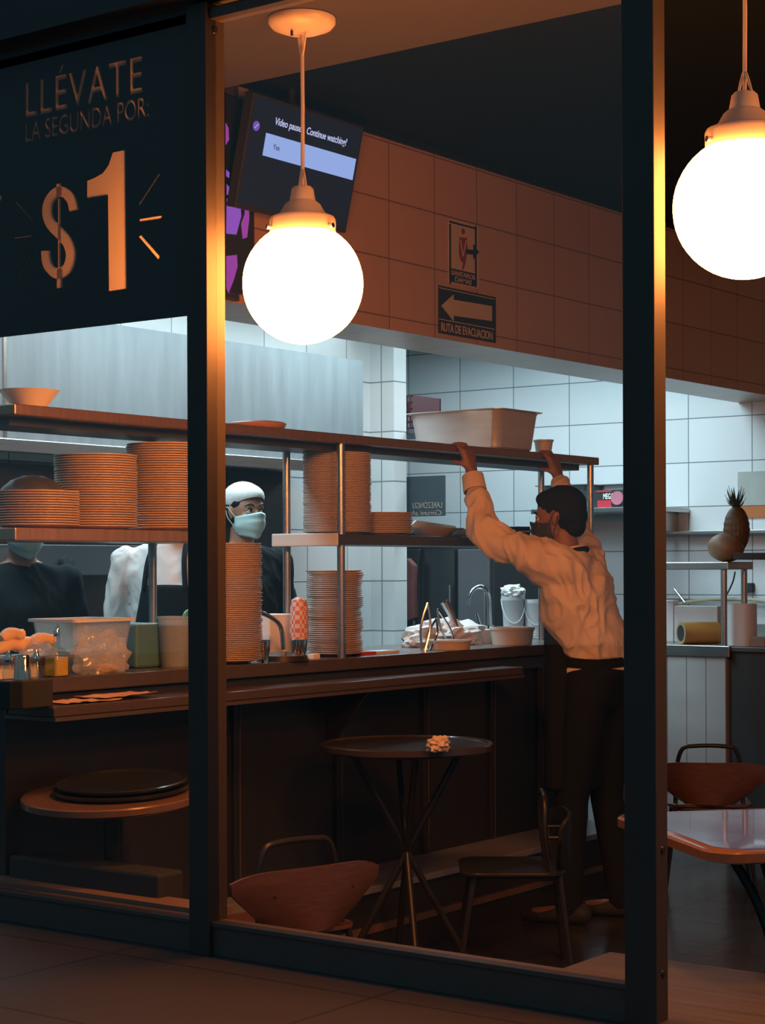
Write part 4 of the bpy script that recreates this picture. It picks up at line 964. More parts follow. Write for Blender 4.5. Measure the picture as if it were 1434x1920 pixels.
# trays and pink sports crate on a high rack behind the waiter
RV = BV-.45; x = boxV(1000, 1230, 952, 960, RV, .4); RZ = x[5]
t = thing('back_rack', 'steel rack shelf on the back wall behind the waiter head', 'shelf', ((x[0]+x[1])/2, BV-.2, x[4]))
b = BM(); add_box(b, x[0]-.02, x[1], RV, BV-.01, RZ-.03, RZ); obj('shelf_board', b, steel, t, bevel=.003)
b = BM(); add_box(b, x[0], x[0]+.02, RV+.05, BV-.01, RZ-.15, RZ-.03); obj('bracket', b, steel, t)
b = BM(); add_box(b, x[1]-.1, x[1]-.08, RV+.05, BV-.01, RZ-.15, RZ-.03); obj('bracket', b, steel, t)
def tray(px0, px1, pyt, v, label, m, d=.25):
    a = onV(px0, pyt, v).x; b_ = onV(px1, pyt, v).x; zt = onV((px0+px1)/2, pyt, v).z
    b = BM()
    def rg(i, z): return [(x, y, z) for x, y in rr(a+i, b_-i, v+i, v+d-i, .02, 3)]
    R_ = loft(b, [rg(.05, RZ), rg(.02, zt-.01), rg(0, zt-.004), rg(0, zt), rg(.024, zt), rg(.054, RZ+.006)]); b.faces.new(R_[0][::-1]); b.faces.new(R_[-1])
    return tag(obj('food_tray', b, m, smooth=True), label, 'tray', 'food trays on the back rack')
tray(1000, 1098, 909, RV+.05, 'deep dark tray on the back rack left of the waiter head', mat('smoky_plastic', (.10, .12, .13), .3), .3)
tray(1102, 1195, 907, RV+.27, 'grey tray on the back rack above the pink package', mat('smoke_grey_plastic', (.35, .38, .40), .3), .16)
CV = RV+.07; x = boxV(1086, 1168, 919, 953, CV, .15)
t = thing('sports_ball_carton', 'black and red carton with a pink ball picture and MEGA lettering on the back rack', 'carton', ((x[0]+x[1])/2, CV+.05, RZ))
b = BM(); add_box(b, x[0], x[1], CV, CV+.15, RZ, x[5]); obj('carton', b, black, t, bevel=.003)
b = BM(); y = boxV(1120, 1146, 938, 952, CV-.003, 0); add_box(b, y[0], y[1], CV-.004, CV, y[4], y[5]); y = boxV(1118, 1146, 920, 923, CV-.003, 0); add_box(b, y[0], y[1], CV-.004, CV, y[4], y[5]); obj('red_panel', b, mat('carton_red', (.5, .03, .05), .5), t)
b = BM(); c = onV(1158, 934, CV-.003); add_cyl(b, c, c+Vector((0, -.012, 0)), .042, seg=28); obj('ball_picture', b, mat('ball_pink', (.50, .16, .22), .5), t, smooth=True)
obj('carton_lettering', None, papw, t, me=place_text('MEGA', fnV2(1131, 1150, 936, 925, CV-.004, .002), offset=.03))
obj('carton_lettering', None, papw, t, me=place_text('MEGA', fnV2(1096, 1112, 950, 941, CV-.004, .002)))

# papers rolled / sheet on lower shelf, right part
y0_, y1_ = onU(772, 985, -4.50).y, onU(860, 985, -4.50).y
b = BM(); add_prism(b, [(-4.58, y0_, 1.581), (-4.58, y1_+.1, 1.581), (-4.56, y1_+.05, 1.635), (-4.57, y0_+.12, 1.655)], (.01, 0, 0)); tag(obj('menu_folder', b, mat('grey_card', (.42, .46, .48), .7)), 'grey white card standing behind the bowls on the lower shelf', 'card')
c = onU(930, 977, -4.5); b = BM(); add_cyl(b, (-4.5, c.y-.06, 1.61), (-4.36, c.y+.06, 1.61), .026, seg=20); o = tag(obj('black_film_roll', b, blackg, smooth=True), 'black roll with a white core lying on the lower shelf behind the raised arm', 'roll')
b = BM(); d = Vector((.14, .12, 0)).normalized(); p = Vector((-4.36, c.y+.06, 1.61)); add_cyl(b, p, p+d*.003, .012); obj('core', b, papw, o)

# ------------------------------------------------------------------ furniture
def round_table(c, r, label, m, legs='x', loc=None):
    u, v, z = c
    t = thing('round_table', label, 'table', (u, v, 0))
    b = BM(); add_lathe(b, [(0, z-.03), (r*.96, z-.03), (r, z-.022), (r*1.0, z-.004), (r*.985, z), (r*.93, z), (r*.92, z-.004), (0, z-.004)], (u, v, 0), 64); obj('tabletop', b, m, t, smooth=True)
    if legs == 'x':
        base = [PI/4+PI/2*k for k in range(4)]
        for a in base:
            p0 = Vector((u+math.cos(a)*.235, v+math.sin(a)*.235, 0.0)); p1 = Vector((u-math.cos(a)*.20, v-math.sin(a)*.20, z-.03))
            b = BM(); add_tube(b, [p0, p1], .0125, 10); obj('leg', b, iron, t, smooth=True)
    else:
        b = BM(); add_cyl(b, (u, v, .03), (u, v, z-.03), .035, seg=20); obj('pedestal', b, iron, t, smooth=True)
        b = BM(); add_lathe(b, [(0, 0), (.22, 0), (.22, .012), (.05, .035), (0, .035)], (u, v, 0), 40); obj('base_plate', b, iron, t, smooth=True)
    return t
T1 = atD(762, 1392, 6.58)
blackw = mat('black_tabletop', (.045, .036, .033), .22, 0, .2, 8, coat=.3)
round_table((T1.x, T1.y, T1.z), .315, 'small round dark bistro table on crossed legs in the middle window', blackw)
tag(obj('crumpled_napkin', crumple(onZ(822, 1397, T1.z+.022), (.035, .035, .028), 4, 3, .7, 3.0, T1.z), mat('napkin_paper', (.62, .52, .42), .8)), 'crumpled napkin on the round bistro table', 'napkin')
T2 = atD(212, 1486, 5.69); t2z = T2.z
TLT = Matrix.Translation(T2) @ Matrix.Rotation(math.radians(-5.5), 4, Vector((ST, CT, 0))) @ Matrix.Rotation(math.radians(9.0), 4, Vector((CT, ST, 0)))
t = thing('round_table', 'round varnished wooden table with a tipped top in the left window', 'table', (T2.x, T2.y, 0))
r = .285; b = BM(); add_lathe(b, [(0, -.03), (r*.96, -.03), (r, -.022), (r, -.004), (r*.985, 0), (0, 0)], (0, 0, 0), 64, TLT); obj('tabletop', b, wood_t, t, smooth=True)
b = BM(); add_cyl(b, (T2.x, T2.y, .03), (T2.x, T2.y, t2z-.035), .03, seg=20); obj('pedestal', b, iron, t, smooth=True)
b = BM(); add_lathe(b, [(0, 0), (.09, 0), (.09, .012), (.04, .035), (0, .035)], (T2.x, T2.y, 0), 40); obj('base_plate', b, iron, t, smooth=True)
for i, (r, zz_, lab) in enumerate(((.215, 0.001, 'round black tray lying on the tipped varnished table, lower of the two'), (.205, .019, 'round black tray on the tipped varnished table, upper of the two'))):
    b = BM(); add_lathe(b, [(0, zz_), (r-.02, zz_), (r-.003, zz_+.008), (r, zz_+.016), (r-.007, zz_+.018), (r-.013, zz_+.012), (0, zz_+.010)], (0, 0, 0), 56, TLT @ Matrix.Translation((.015, .025, 0)))
    tag(obj('serving_tray', b, blackg, smooth=True), lab, 'tray')
# square table at right
cen = Vector((-2.10, 4.72, 0)); ang = math.radians(-40.5); hs = .385; Zt = .73
Mt = Matrix.Translation(cen) @ Matrix.Rotation(ang, 4, 'Z')
t = thing('square_table', 'square table with rounded wooden edge and a top coloured with violet reflections, right of the doorway post', 'table', cen)
b = BM(); lo = [(x, y) for x, y in rr(-hs, hs, -hs, hs, .09, 8)]
R_ = loft(b, [[Mt @ Vector((x*k, y*k, z)) for x, y in lo] for k, z in ((.95, Zt-.035), (1, Zt-.028), (1, Zt-.006), (.985, Zt))]); b.faces.new(R_[0][::-1]); b.faces.new(R_[-1]); obj('edge_frame', b, wood_t, t, smooth=True)
b = BM(); R_ = loft(b, [[Mt @ Vector((x*k, y*k, z)) for x, y in lo] for k, z in ((.90, Zt), (.90, Zt+.0015))]); b.faces.new(R_[0][::-1]); b.faces.new(R_[-1])
obj('tabletop_inlay', b, mat('violet_reflection_laminate', (0.10, 0.17, 0.80), 0.14, 0, 0.1, 5, spec=0.8, coat=0.6), t)  # violet reflections on the top put into its base colour
for k in range(4):
    a = PI/2*k+PI/4; d = Vector((math.cos(a), math.sin(a), 0))
    pts = [Vector((0, 0, Zt-.05))+d*.20, Vector((0, 0, Zt-.22))+d*.09, Vector((0, 0, .34))+d*.05, Vector((0, 0, .14))+d*.15, Vector((0, 0, .03))+d*.27, Vector((0, 0, .02))+d*.31]
    b = BM(); add_tube(b, [Mt @ p for p in smooth_path(pts, 5)], .015, 8); obj('leg', b, iron, t, smooth=True)
b = BM(); add_box(b, -.22, .22, -.22, .22, Zt-.06, Zt-.036, Mt); obj('top_frame', b, iron, t)

# chairs: curved plywood back, tube arch, plywood seat, four legs
def make_chair(label, group):
    t = thing('plywood_chair', label, 'chair', (0, 0, 0), group)
    # local: back runs along +Y, outer (street) side +X, seat towards -X
    def shell(x, w0, w1, z0, z1, bulge, th, n=18, m=6):
        b = BM(); G = []
        for side in (0, 1):
            g = []
            for j in range(m+1):
                tt = j/m; z = lerp(z0, z1, tt); hw = lerp(w0, w1, min(1, tt*1.45)**.85)/2; row = []
                for i in range(n+1):
                    s = 2*i/n-1; cc = abs(s)
                    zz_ = z-(.03*cc**5 if j == m else 0)
                    row.append(b.verts.new((x-bulge*s*s-side*th, s*hw, zz_)))
                g.append(row)
            G.append(g)
        for g in G:
            for r0, r1 in zip(g, g[1:]):
                for i in range(n): b.faces.new((r0[i], r0[i+1], r1[i+1], r1[i]))
        for j in range(m):
            for i in (0, n): b.faces.new((G[0][j][i], G[0][j+1][i], G[1][j+1][i], G[1][j][i]))
        for i in range(n):
            for j in (0, m): b.faces.new((G[0][j][i], G[0][j][i+1], G[1][j][i+1], G[1][j][i]))
        return b
    obj('backrest', shell(.20, .22, .54, .385, .575, .05, .012), wood_l, t, smooth=True)
    b = BM(); lo = rr(-.20, .17, -.19, .19, .07, 6)
    R_ = loft(b, [[(x, y, z) for x, y in lo] for z in (.37, .383)]); b.faces.new(R_[0][::-1]); b.faces.new(R_[-1]); obj('seat', b, wood_l, t, smooth=True, bevel=.003)
    b = BM(); add_tube(b, smooth_path([(.12, -.15, .37), (.10, -.145, .52), (.10, -.12, .622), (.10, -.06, .640), (.10, .06, .640), (.10, .12, .622), (.10, .145, .52), (.12, .15, .37)], 6), .010, 10); obj('tube_arch', b, iron, t, smooth=True)
    b = BM()
    for s in (-1, 1): add_tube(b, [(.105, s*.14, .50), (.185, s*.14, .50)], .006, 6)
    obj('back_fixing', b, iron, t)
    for sx in (-1, 1):
        for sy in (-1, 1):
            b = BM(); add_tube(b, [(sx*.15, sy*.15, .37), (sx*.20-.01, sy*.20, .0)], .011, 8); obj('leg', b, iron, t, smooth=True)
    b = BM(); lo2 = rr(-.16, .15, -.16, .16, .05, 4); add_tube(b, [(x, y, .36) for x, y in lo2], .009, 8, True); obj('seat_frame', b, iron, t, smooth=True)
    return t
ch = make_chair('chair with a broad reddish plywood back just inside the middle window', 'plywood chairs')
pL = onV(415, 1658, 4.0); 
cA = atD(604, 1645, 5.40)
ch.location = (cA.x-.17, cA.y, 0); ch.rotation_euler = (0, 0, math.radians(-15))
cC = atD(1345, 1450, 8.2); dup(ch, (cC.x-.1, cC.y+.1, 0), math.radians(-60), 'dark plywood chair with an arched tube behind the square table')
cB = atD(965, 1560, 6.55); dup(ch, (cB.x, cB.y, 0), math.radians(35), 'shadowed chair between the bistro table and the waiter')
dk = mat('shaded_plywood', (0.02, 0.022, 0.024), 0.3, 0, 0.2, 8)  # shade on this chair put into a darker plywood colour
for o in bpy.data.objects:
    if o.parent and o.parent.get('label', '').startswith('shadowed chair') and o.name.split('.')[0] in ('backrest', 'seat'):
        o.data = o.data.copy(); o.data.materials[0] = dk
# black bench in the left window
c = onV(205, 1640, 4.0)
t = thing('black_bench', 'low black bench end in the bottom of the left window', 'bench', (c.x, 4.0, 0))
x = boxV(70, 350, 1612, 1672, 3.98, .1)
b = BM(); add_box(b, x[0], x[1], 3.86, 3.97, x[4], x[5]); obj('seat', b, black, t, bevel=.01)
x2 = boxV(58, 82, 1606, 1675, 3.95, .1); b = BM(); add_box(b, x2[0], x2[1], 3.865, 3.925, 0, x2[5]); obj('leg', b, blackcl, t, bevel=.008)
b = BM(); add_box(b, x[1]-.05, x[1], 3.87, 3.92, 0, x[4]); obj('leg', b, black, t, bevel=.008)

# ------------------------------------------------------------------ people
def sph_pts(c, r, M=None, n=3):
    bm_ = BM(); bmesh.ops.create_icosphere(bm_, subdivisions=3 if max(r if isinstance(r, (tuple, list)) else (r,)) > .05 else 2, radius=1)
    rx, ry, rz = (r, r, r) if not isinstance(r, (tuple, list)) else r
    out = []
    for v in bm_.verts:
        p = Vector((v.co.x*rx, v.co.y*ry, v.co.z*rz))
        out.append((M.to_3x3() @ p if M is not None else p)+Vector(c))
    bm_.free(); return out
def add_hull(bm, balls):
    pts = []
    for bl in balls: pts += sph_pts(bl[0], bl[1], bl[2] if len(bl) > 2 else None)
    tb = BM()
    for p in pts: tb.verts.new(p)
    r = bmesh.ops.convex_hull(tb, input=tb.verts[:])
    bmesh.ops.delete(tb, geom=[g for g in r['geom_interior'] if isinstance(g, bmesh.types.BMVert)], context='VERTS')
    me = bpy.data.meshes.new('t'); tb.to_mesh(me); tb.free(); bm.from_mesh(me); bpy.data.meshes.remove(me)
def blob(name, hulls, voxel, m, parent, smooth=6, disp=0, dscale=.08, cut=None):
    b = BM()
    for h in hulls: add_hull(b, h)
    bmesh.ops.recalc_face_normals(b, faces=b.faces[:])
    me = bpy.data.meshes.new('b'); b.to_mesh(me); b.free()
    o = bpy.data.objects.new('b', me); C.objects.link(o)
    md = o.modifiers.new('r', 'REMESH'); md.mode = 'VOXEL'; md.voxel_size = voxel
    if smooth: s = o.modifiers.new('s', 'SMOOTH'); s.iterations = smooth; s.factor = .5
    dg = bpy.context.evaluated_depsgraph_get(); me2 = bpy.data.meshes.new_from_object(o.evaluated_get(dg)); bpy.data.objects.remove(o)
    if disp:
        me2.update()
        nrm = [v.normal.copy() for v in me2.vertices]
        for v, n_ in zip(me2.vertices, nrm):
            p = v.co/dscale; q = Vector((p.x, p.y, p.z*.55))
            wq = Vector((noise.noise(q*.7), noise.noise(q*.7+Vector((9, 2, 4))), noise.noise(q*.7+Vector((3, 8, 1)))))*.9
            r1 = 1-abs(noise.noise(q+wq))*3.2; r2 = 1-abs(noise.noise((q+wq)*2.1+Vector((5, 5, 5))))*3.4
            v.co += n_*disp*(.55*max(-1, r1)+.33*max(-1, r2)-.2)
    if cut:
        bb = BM(); bb.from_mesh(me2)
        for co, no in cut: bmesh.ops.bisect_plane(bb, geom=bb.verts[:]+bb.edges[:]+bb.faces[:], plane_co=co, plane_no=no, clear_outer=True)
        bb.to_mesh(me2); bb.free()
    return obj(name, None, m, parent, smooth=True, me=me2) if True else None
def cap(p0, r0, p1, r1): return [(Vector(p0), r0), (Vector(p1), r1)]
def head_frame(c, fdir, pitch=0, roll=0):
    f = Vector(fdir).normalized(); yaw = math.atan2(f.y, f.x)
    return Matrix.Translation(c) @ Matrix.Rotation(yaw, 4, 'Z') @ Matrix.Rotation(-pitch, 4, 'Y') @ Matrix.Rotation(roll, 4, 'X')
def head_hulls(M):
    P = lambda *a: M @ Vector(a)
    H_ = [[(P(-.012, 0, .035), (.098, .076, .088), M)], [(P(.025, 0, .02), (.068, .070, .085), M), (P(.03, 0, -.05), (.052, .052, .05), M)],
          [(P(.062, 0, -.098), .020), (P(.01, .048, -.055), .020), (P(.01, -.048, -.055), .020), (P(.05, 0, -.06), .04)],
          [(P(.088, 0, .012), .008), (P(.110, 0, -.026), .0095)], [(P(.100, .012, -.030), .0085), (P(.100, -.012, -.030), .0085)],
          [(P(.082, .034, .026), .010), (P(.086, -.0, .026), .011), (P(.082, -.034, .026), .010)],
          [(P(.066, .038, -.022), .022), (P(.06, .02, -.04), .03)], [(P(.066, -.038, -.022), .022), (P(.06, -.02, -.04), .03)],
          [(P(.088, .018, -.058), .006), (P(.093, 0, -.056), .0075), (P(.088, -.018, -.058), .006)], [(P(.086, .014, -.067), .006), (P(.091, 0, -.068), .0075), (P(.086, -.014, -.067), .006)],
          [(P(-.002, .076, .012), (.017, .007, .022), M), (P(.004, .073, -.018), (.008, .006, .012), M)],
          [(P(-.002, -.076, .012), (.017, .007, .022), M), (P(.004, -.073, -.018), (.008, .006, .012), M)]]
    return H_
def eyes(M, parent, look=(1, 0, 0)):
    for s in (-1, 1):
        c = M @ Vector((.0775, s*.032, .006)); b = BM(); bmesh.ops.create_uvsphere(b, u_segments=20, v_segments=12, radius=.0135, matrix=Matrix.Translation(c))
        e = obj('eye', b, mat('eye_white', (.6, .58, .55), .2), parent, smooth=True)
        d = (M.to_3x3() @ Vector(look)).normalized(); b = BM(); add_cyl(b, c+d*.0118, c+d*.0139, .0062, .005, 16); obj('iris', b, mat('dark_iris', (.02, .012, .008), .15), e, smooth=True)
        b = BM(); add_tube(b, smooth_path([M @ Vector(p) for p in ((.094, s*.014, .030), (.095, s*.028, .035), (.088, s*.042, .033), (.077, s*.052, .026))], 4), [.0028]*5+[.0034]*4+[.0022]*4, 6); obj('eyebrow', b, hairm, parent, smooth=True)
        b = BM(); add_tube(b, smooth_path([M @ Vector(p) for p in ((.086, s*.018, .008), (.0905, s*.026, .0155), (.0895, s*.038, .015), (.080, s*.047, .007))], 4), .0022, 6); obj('eyelid', b, hairm, parent, smooth=True)
def mask(M, m, parent, pleats=True):
    n, mm = 24, 14; b = BM(); rows = []
    for j in range(mm+1):
        tt = j/mm; z = lerp(-.012, -.118, tt); row = []
        for i in range(n+1):
            s = 2*i/n-1; a = s*1.30
            k = 1-.30*max(0, tt-.55)/.45
            rx = (.130-.004*abs(tt-.3)-(.030*max(0, tt-.5)/.5)); ry = .071*k
            x = rx*math.cos(a)*(1) - .010*(1-math.cos(a))
            pl = .0022*math.sin(tt*PI*7)*math.cos(a) if pleats else 0
            row.append(b.verts.new(M @ Vector((x+pl-.004, ry*math.sin(a)*1.02, z+.014*(1-abs(s))*(1-tt)-.006*abs(s)*(1-tt)+.02*abs(s)*tt))))
        rows.append(row)
    for r0, r1 in zip(rows, rows[1:]):
        for i in range(n): b.faces.new((r0[i], r0[i+1], r1[i+1], r1[i]))
    o = obj('face_mask', b, m, parent, smooth=True); s = o.modifiers.new('sol', 'SOLIDIFY'); s.thickness = .002
    for s_ in (-1, 1):
        b = BM()
        add_tube(b, smooth_path([M @ Vector(p) for p in ((.03, s_*.070, -.018), (.015, s_*.077, .0), (-.008, s_*.086, .026), (-.016, s_*.086, .02))], 4), .0016, 6)
        add_tube(b, smooth_path([M @ Vector(p) for p in ((.022, s_*.058, -.085), (.008, s_*.070, -.05), (-.008, s_*.084, -.02), (-.018, s_*.086, .01))], 4), .0016, 6)
        obj('ear_loop', b, m, o)
    return o
def finger(p, d1, d2, d3, L, r):
    p = Vector(p); q1 = p+Vector(d1)*L[0]; q2 = q1+Vector(d2)*L[1]; q3 = q2+Vector(d3)*L[2]
    return [cap(p, r, q1, r*.95), cap(q1, r*.95, q2, r*.85), cap(q2, r*.85, q3, r*.72)]
def grip_hand(w, k, s):
    """hand gripping the shelf edge: w wrist, k knuckle centre (top of front face), s=+1/-1 thumb side along y"""
    w, k = Vector(w), Vector(k); H_ = []; Y = Vector((0, 1, 0))
    up = (k-w).normalized(); side = (Y-Vector((.30, 0, 0))*s*0).normalized()
    H_.append([(w, .024), (lerp(w, k, .45), (.019, .036, .022)), (k+side*.034-up*.012, .014), (k-side*.034-up*.012, .014)])
    H_.append([(lerp(w, k, .35)+side*s*.014, .021), (lerp(w, k, .7)+side*s*.030, .014)])
    for i, (dy, L_, lift) in enumerate(((-.037, (.020, .030, .020), -.006), (-.0125, (.024, .034, .022), .003), (.0125, (.023, .032, .021), .002), (.036, (.018, .026, .018), -.008))):
        b0 = k-side*dy*s+Vector((0, 0, lift-.012)); fan = side*(-s*dy*.9)
        H_ += finger(b0, (up+Vector((-.25, 0, 0))+fan).normalized(), (Vector((-.95, 0, .05))+fan*2).normalized(), Vector((-.9, 0, -.30)).normalized(), (L_[0]+.008, L_[1], L_[2]), .0098)
    tb = lerp(w, k, .30)+side*s*.024
    H_ += finger(tb, Vector((-.55, s*.55, .55)).normalized(), Vector((-.85, s*.15, .25)).normalized(), Vector((-.98, 0, .08)).normalized(), (.030, .026, .020), .0112)
    return H_
def foot(a, d):
    a = Vector(a); d = Vector(d).normalized(); return [[(a+Vector((0, 0, .05))-d*.05, .038), (a+Vector((0, 0, .035))+d*.12, (.045, .04, .03)), (a+Vector((0, 0, .03))+d*.17, .026)]]

# ---- waiter
hc = atD(1049, 972, 7.45)
W = thing('person', 'person in a cream shirt and black apron reaching up to the top shelf', 'person', (-3.76, 6.52, 0))
fd = Vector((-.962, -.264, 0)); Mh = head_frame(hc, fd, -.10, 0)
shL = atD(1052, 1063, 7.36); shR = atD(1100, 1050, 7.66)
elL = atD(905, 1006, 7.50); wrL = onU(886, 893, -4.235); knL = Vector((-4.262, wrL.y-.004, 1.950))
wrR = onU(1049, 905, -4.235); knR = Vector((-4.262, onU(1036, 860, -4.26).y, 1.950)); elR = atD(1083, 985, 7.85)
neck = hc+Vector((.03, .012, -.15))
chest = Vector((-3.815, 6.49, 1.40)); waist = Vector((-3.77, 6.53, 1.13)); pel = Vector((-3.74, 6.52, .98))
ftL = Vector((-3.80, 6.40, 0)); ftR = Vector((-3.70, 6.66, 0)); knL_ = Vector((-3.80, 6.42, .50)); knR_ = Vector((-3.76, 6.64, .50))
body = head_hulls(Mh)
body += [[(hc+Vector((.015, .004, -.07)), .052), (neck, .055)], [(neck, .045), (shL, .04), (shR, .04), (chest, (.07, .12, .1))], [(chest, (.07, .12, .1)), (waist, (.07, .11, .08)), (pel, (.09, .12, .08))]]
body += [cap(shL, .045, elL, .036), cap(elL, .036, wrL, .023), cap(shR, .045, elR, .036), cap(elR, .036, wrR, .023)]
body += grip_hand(wrL, knL, -1)+grip_hand(wrR, knR, -1)
body += [cap(pel+Vector((-.0, -.08, -.05)), .075, knL_, .05), cap(knL_, .05, ftL+Vector((0, 0, .09)), .035), cap(pel+Vector((0, .08, -.05)), .075, knR_, .05), cap(knR_, .05, ftR+Vector((0, 0, .09)), .035)]
body += foot(ftL, fd)+foot(ftR, fd)
blob('body', body, .0055, skin2, W, 3)
eyes(Mh, W)
mask(Mh, mat('black_mask', (.025, .032, .036), .7), W)
PH = lambda *a: Mh @ Vector(a)
blob('hair', [[(PH(-.016, 0, .050), (.103, .082, .086), Mh)], [(PH(-.045, 0, .01), (.072, .079, .075), Mh)], [(PH(.035, 0, .085), (.056, .060, .036), Mh)], [(PH(-.06, 0, -.04), (.045, .06, .045), Mh)]],
     .006, hairm, W, 4, .002, .02, cut=None)
# shirt
L9 = lambda a, b, t: Vector(a)+(Vector(b)-Vector(a))*t
sh_h = [[(L9(shL, shR, .12)+Vector((0, 0, -.01)), .070), (L9(shL, shR, .88)+Vector((0, 0, -.01)), .074), (neck+Vector((.01, 0, -.045)), .062), (chest, (.135, .185, .08))],
        [(chest, (.140, .185, .09)), (Vector((-3.80, 6.50, 1.25)), (.145, .19, .07))], [(Vector((-3.80, 6.50, 1.25)), (.145, .19, .07)), (Vector((-3.765, 6.54, 1.145)), (.150, .195, .05)), (Vector((-3.75, 6.55, 1.085)), (.125, .172, .02))],
        [(shL, .078), (L9(shL, elL, .5), .072), (L9(shL, chest, .5), .115)], [(L9(shL, elL, .35), .074), (L9(shL, elL, .8), .066)], [(L9(shL, elL, .75), .066), (elL, .060), (L9(elL, wrL, .25), .060)],
        [(L9(elL, wrL, .2), .058), (L9(elL, wrL, .62), .052)], [(L9(elL, wrL, .60), .042), (L9(elL, wrL, .93), .040)],
        [(shR, .072), (elR, .054)], [(elR, .054), (L9(elR, wrR, .95), .038)]]
upL = (wrL-elL).normalized(); upR = (wrR-elR).normalized()
blob('shirt', sh_h, .006, shirtc, W, 4, .020, .13)
b = BM(); rg = []
for k, (tt, r) in enumerate(((.74, .047), (.76, .050), (1.0, .046), (1.005, .040))):
    c = L9(elL, wrL, tt); q = upL.to_track_quat('Z', 'Y').to_matrix(); rg.append([c+q @ Vector((math.cos(a)*r, math.sin(a)*r, 0)) for a in [2*PI*i/24 for i in range(24)]])
loft(b, rg); obj('cuff', b, shirtc, W, smooth=True)
b = BM(); rg = []
for k, (tt, r) in enumerate(((.80, .040), (.82, .044), (1.0, .041), (1.005, .036))):
    c = L9(elR, wrR, tt); q = upR.to_track_quat('Z', 'Y').to_matrix(); rg.append([c+q @ Vector((math.cos(a)*r, math.sin(a)*r, 0)) for a in [2*PI*i/24 for i in range(24)]])
loft(b, rg); obj('cuff', b, shirtc, W, smooth=True)
b = BM(); rg = []
for k, (dz, r) in enumerate(((-.045, .066), (-.01, .064), (-.012, .058), (-.045, .06))):
    c = neck+Vector((.012, 0, dz+.035)); rg.append([c+Vector((math.cos(a)*r, math.sin(a)*r, .016*math.cos(a))) for a in [2*PI*i/28 for i in range(28)]])
loft(b, rg); obj('collar', b, shirtc, W, smooth=True)
b = BM(); add_tube(b, smooth_path([neck+Vector((math.cos(a)*.066+.016, math.sin(a)*.066, .022*math.cos(a)+.004)) for a in [-1.9+3.8*i/10 for i in range(11)]], 2), .010, 8); obj('apron_neck_strap', b, blackcl, W, smooth=True)
tr_h = [[(pel+Vector((0, 0, .04)), (.125, .165, .05)), (pel+Vector((0, -.08, -.06)), .095), (pel+Vector((0, .08, -.06)), .095)],
        cap(pel+Vector((0, -.08, -.06)), .095, knL_, .07), cap(knL_, .07, ftL+Vector((0, 0, .07)), .055), cap(pel+Vector((0, .08, -.06)), .095, knR_, .07), cap(knR_, .07, ftR+Vector((0, 0, .07)), .055)]
blob('trousers', tr_h, .01, blackcl, W, 4)
for f_ in (ftL, ftR):
    blob('shoe', [[(f_+Vector((0, 0, .045))-fd*-.0-Vector((-.05, -.012, 0)), .045), (f_+Vector((0, 0, .03))+fd*.12, (.05, .046, .03)), (f_+Vector((0, 0, .028))+fd*.18, .028)]], .008, black, W, 3)
ap = [[(Vector((-3.865, 6.50, 1.25)), (.08, .13, .01)), (Vector((-3.84, 6.51, 1.02)), (.10, .165, .02)), (Vector((-3.84, 6.51, .55)), (.10, .18, .02))]]
blob('apron', ap, .008, blackcl, W, 3, .004, .08)
b = BM(); rg = []
for z, k in ((1.045, 1.0), (1.085, 1.02), (1.085, .97), (1.045, .95)): rg.append([Vector((-3.755+.132*k*math.cos(a), 6.54+.175*k*math.sin(a), z+.006*math.sin(2*a))) for a in [2*PI*i/40 for i in range(40)]])
loft(b, rg); obj('apron_waistband', b, blackcl, W, smooth=True)
b = BM(); rg = []
for z, k in ((1.005, .97), (1.012, 1.0), (1.035, 1.0), (1.043, .97)): rg.append([Vector((-3.755+.13*k*math.cos(a), 6.54+.17*k*math.sin(a), z)) for a in [-1.9+2.2*i/30 for i in range(31)]])
R_ = [[b.verts.new(p) for p in r] for r in rg]
for A, B in zip(R_, R_[1:]):
    for i in range(30): b.faces.new((A[i], A[i+1], B[i+1], B[i]))
o = obj('shirt_tail', b, shirtc, W, smooth=True); s = o.modifiers.new('sol', 'SOLIDIFY'); s.thickness = .004

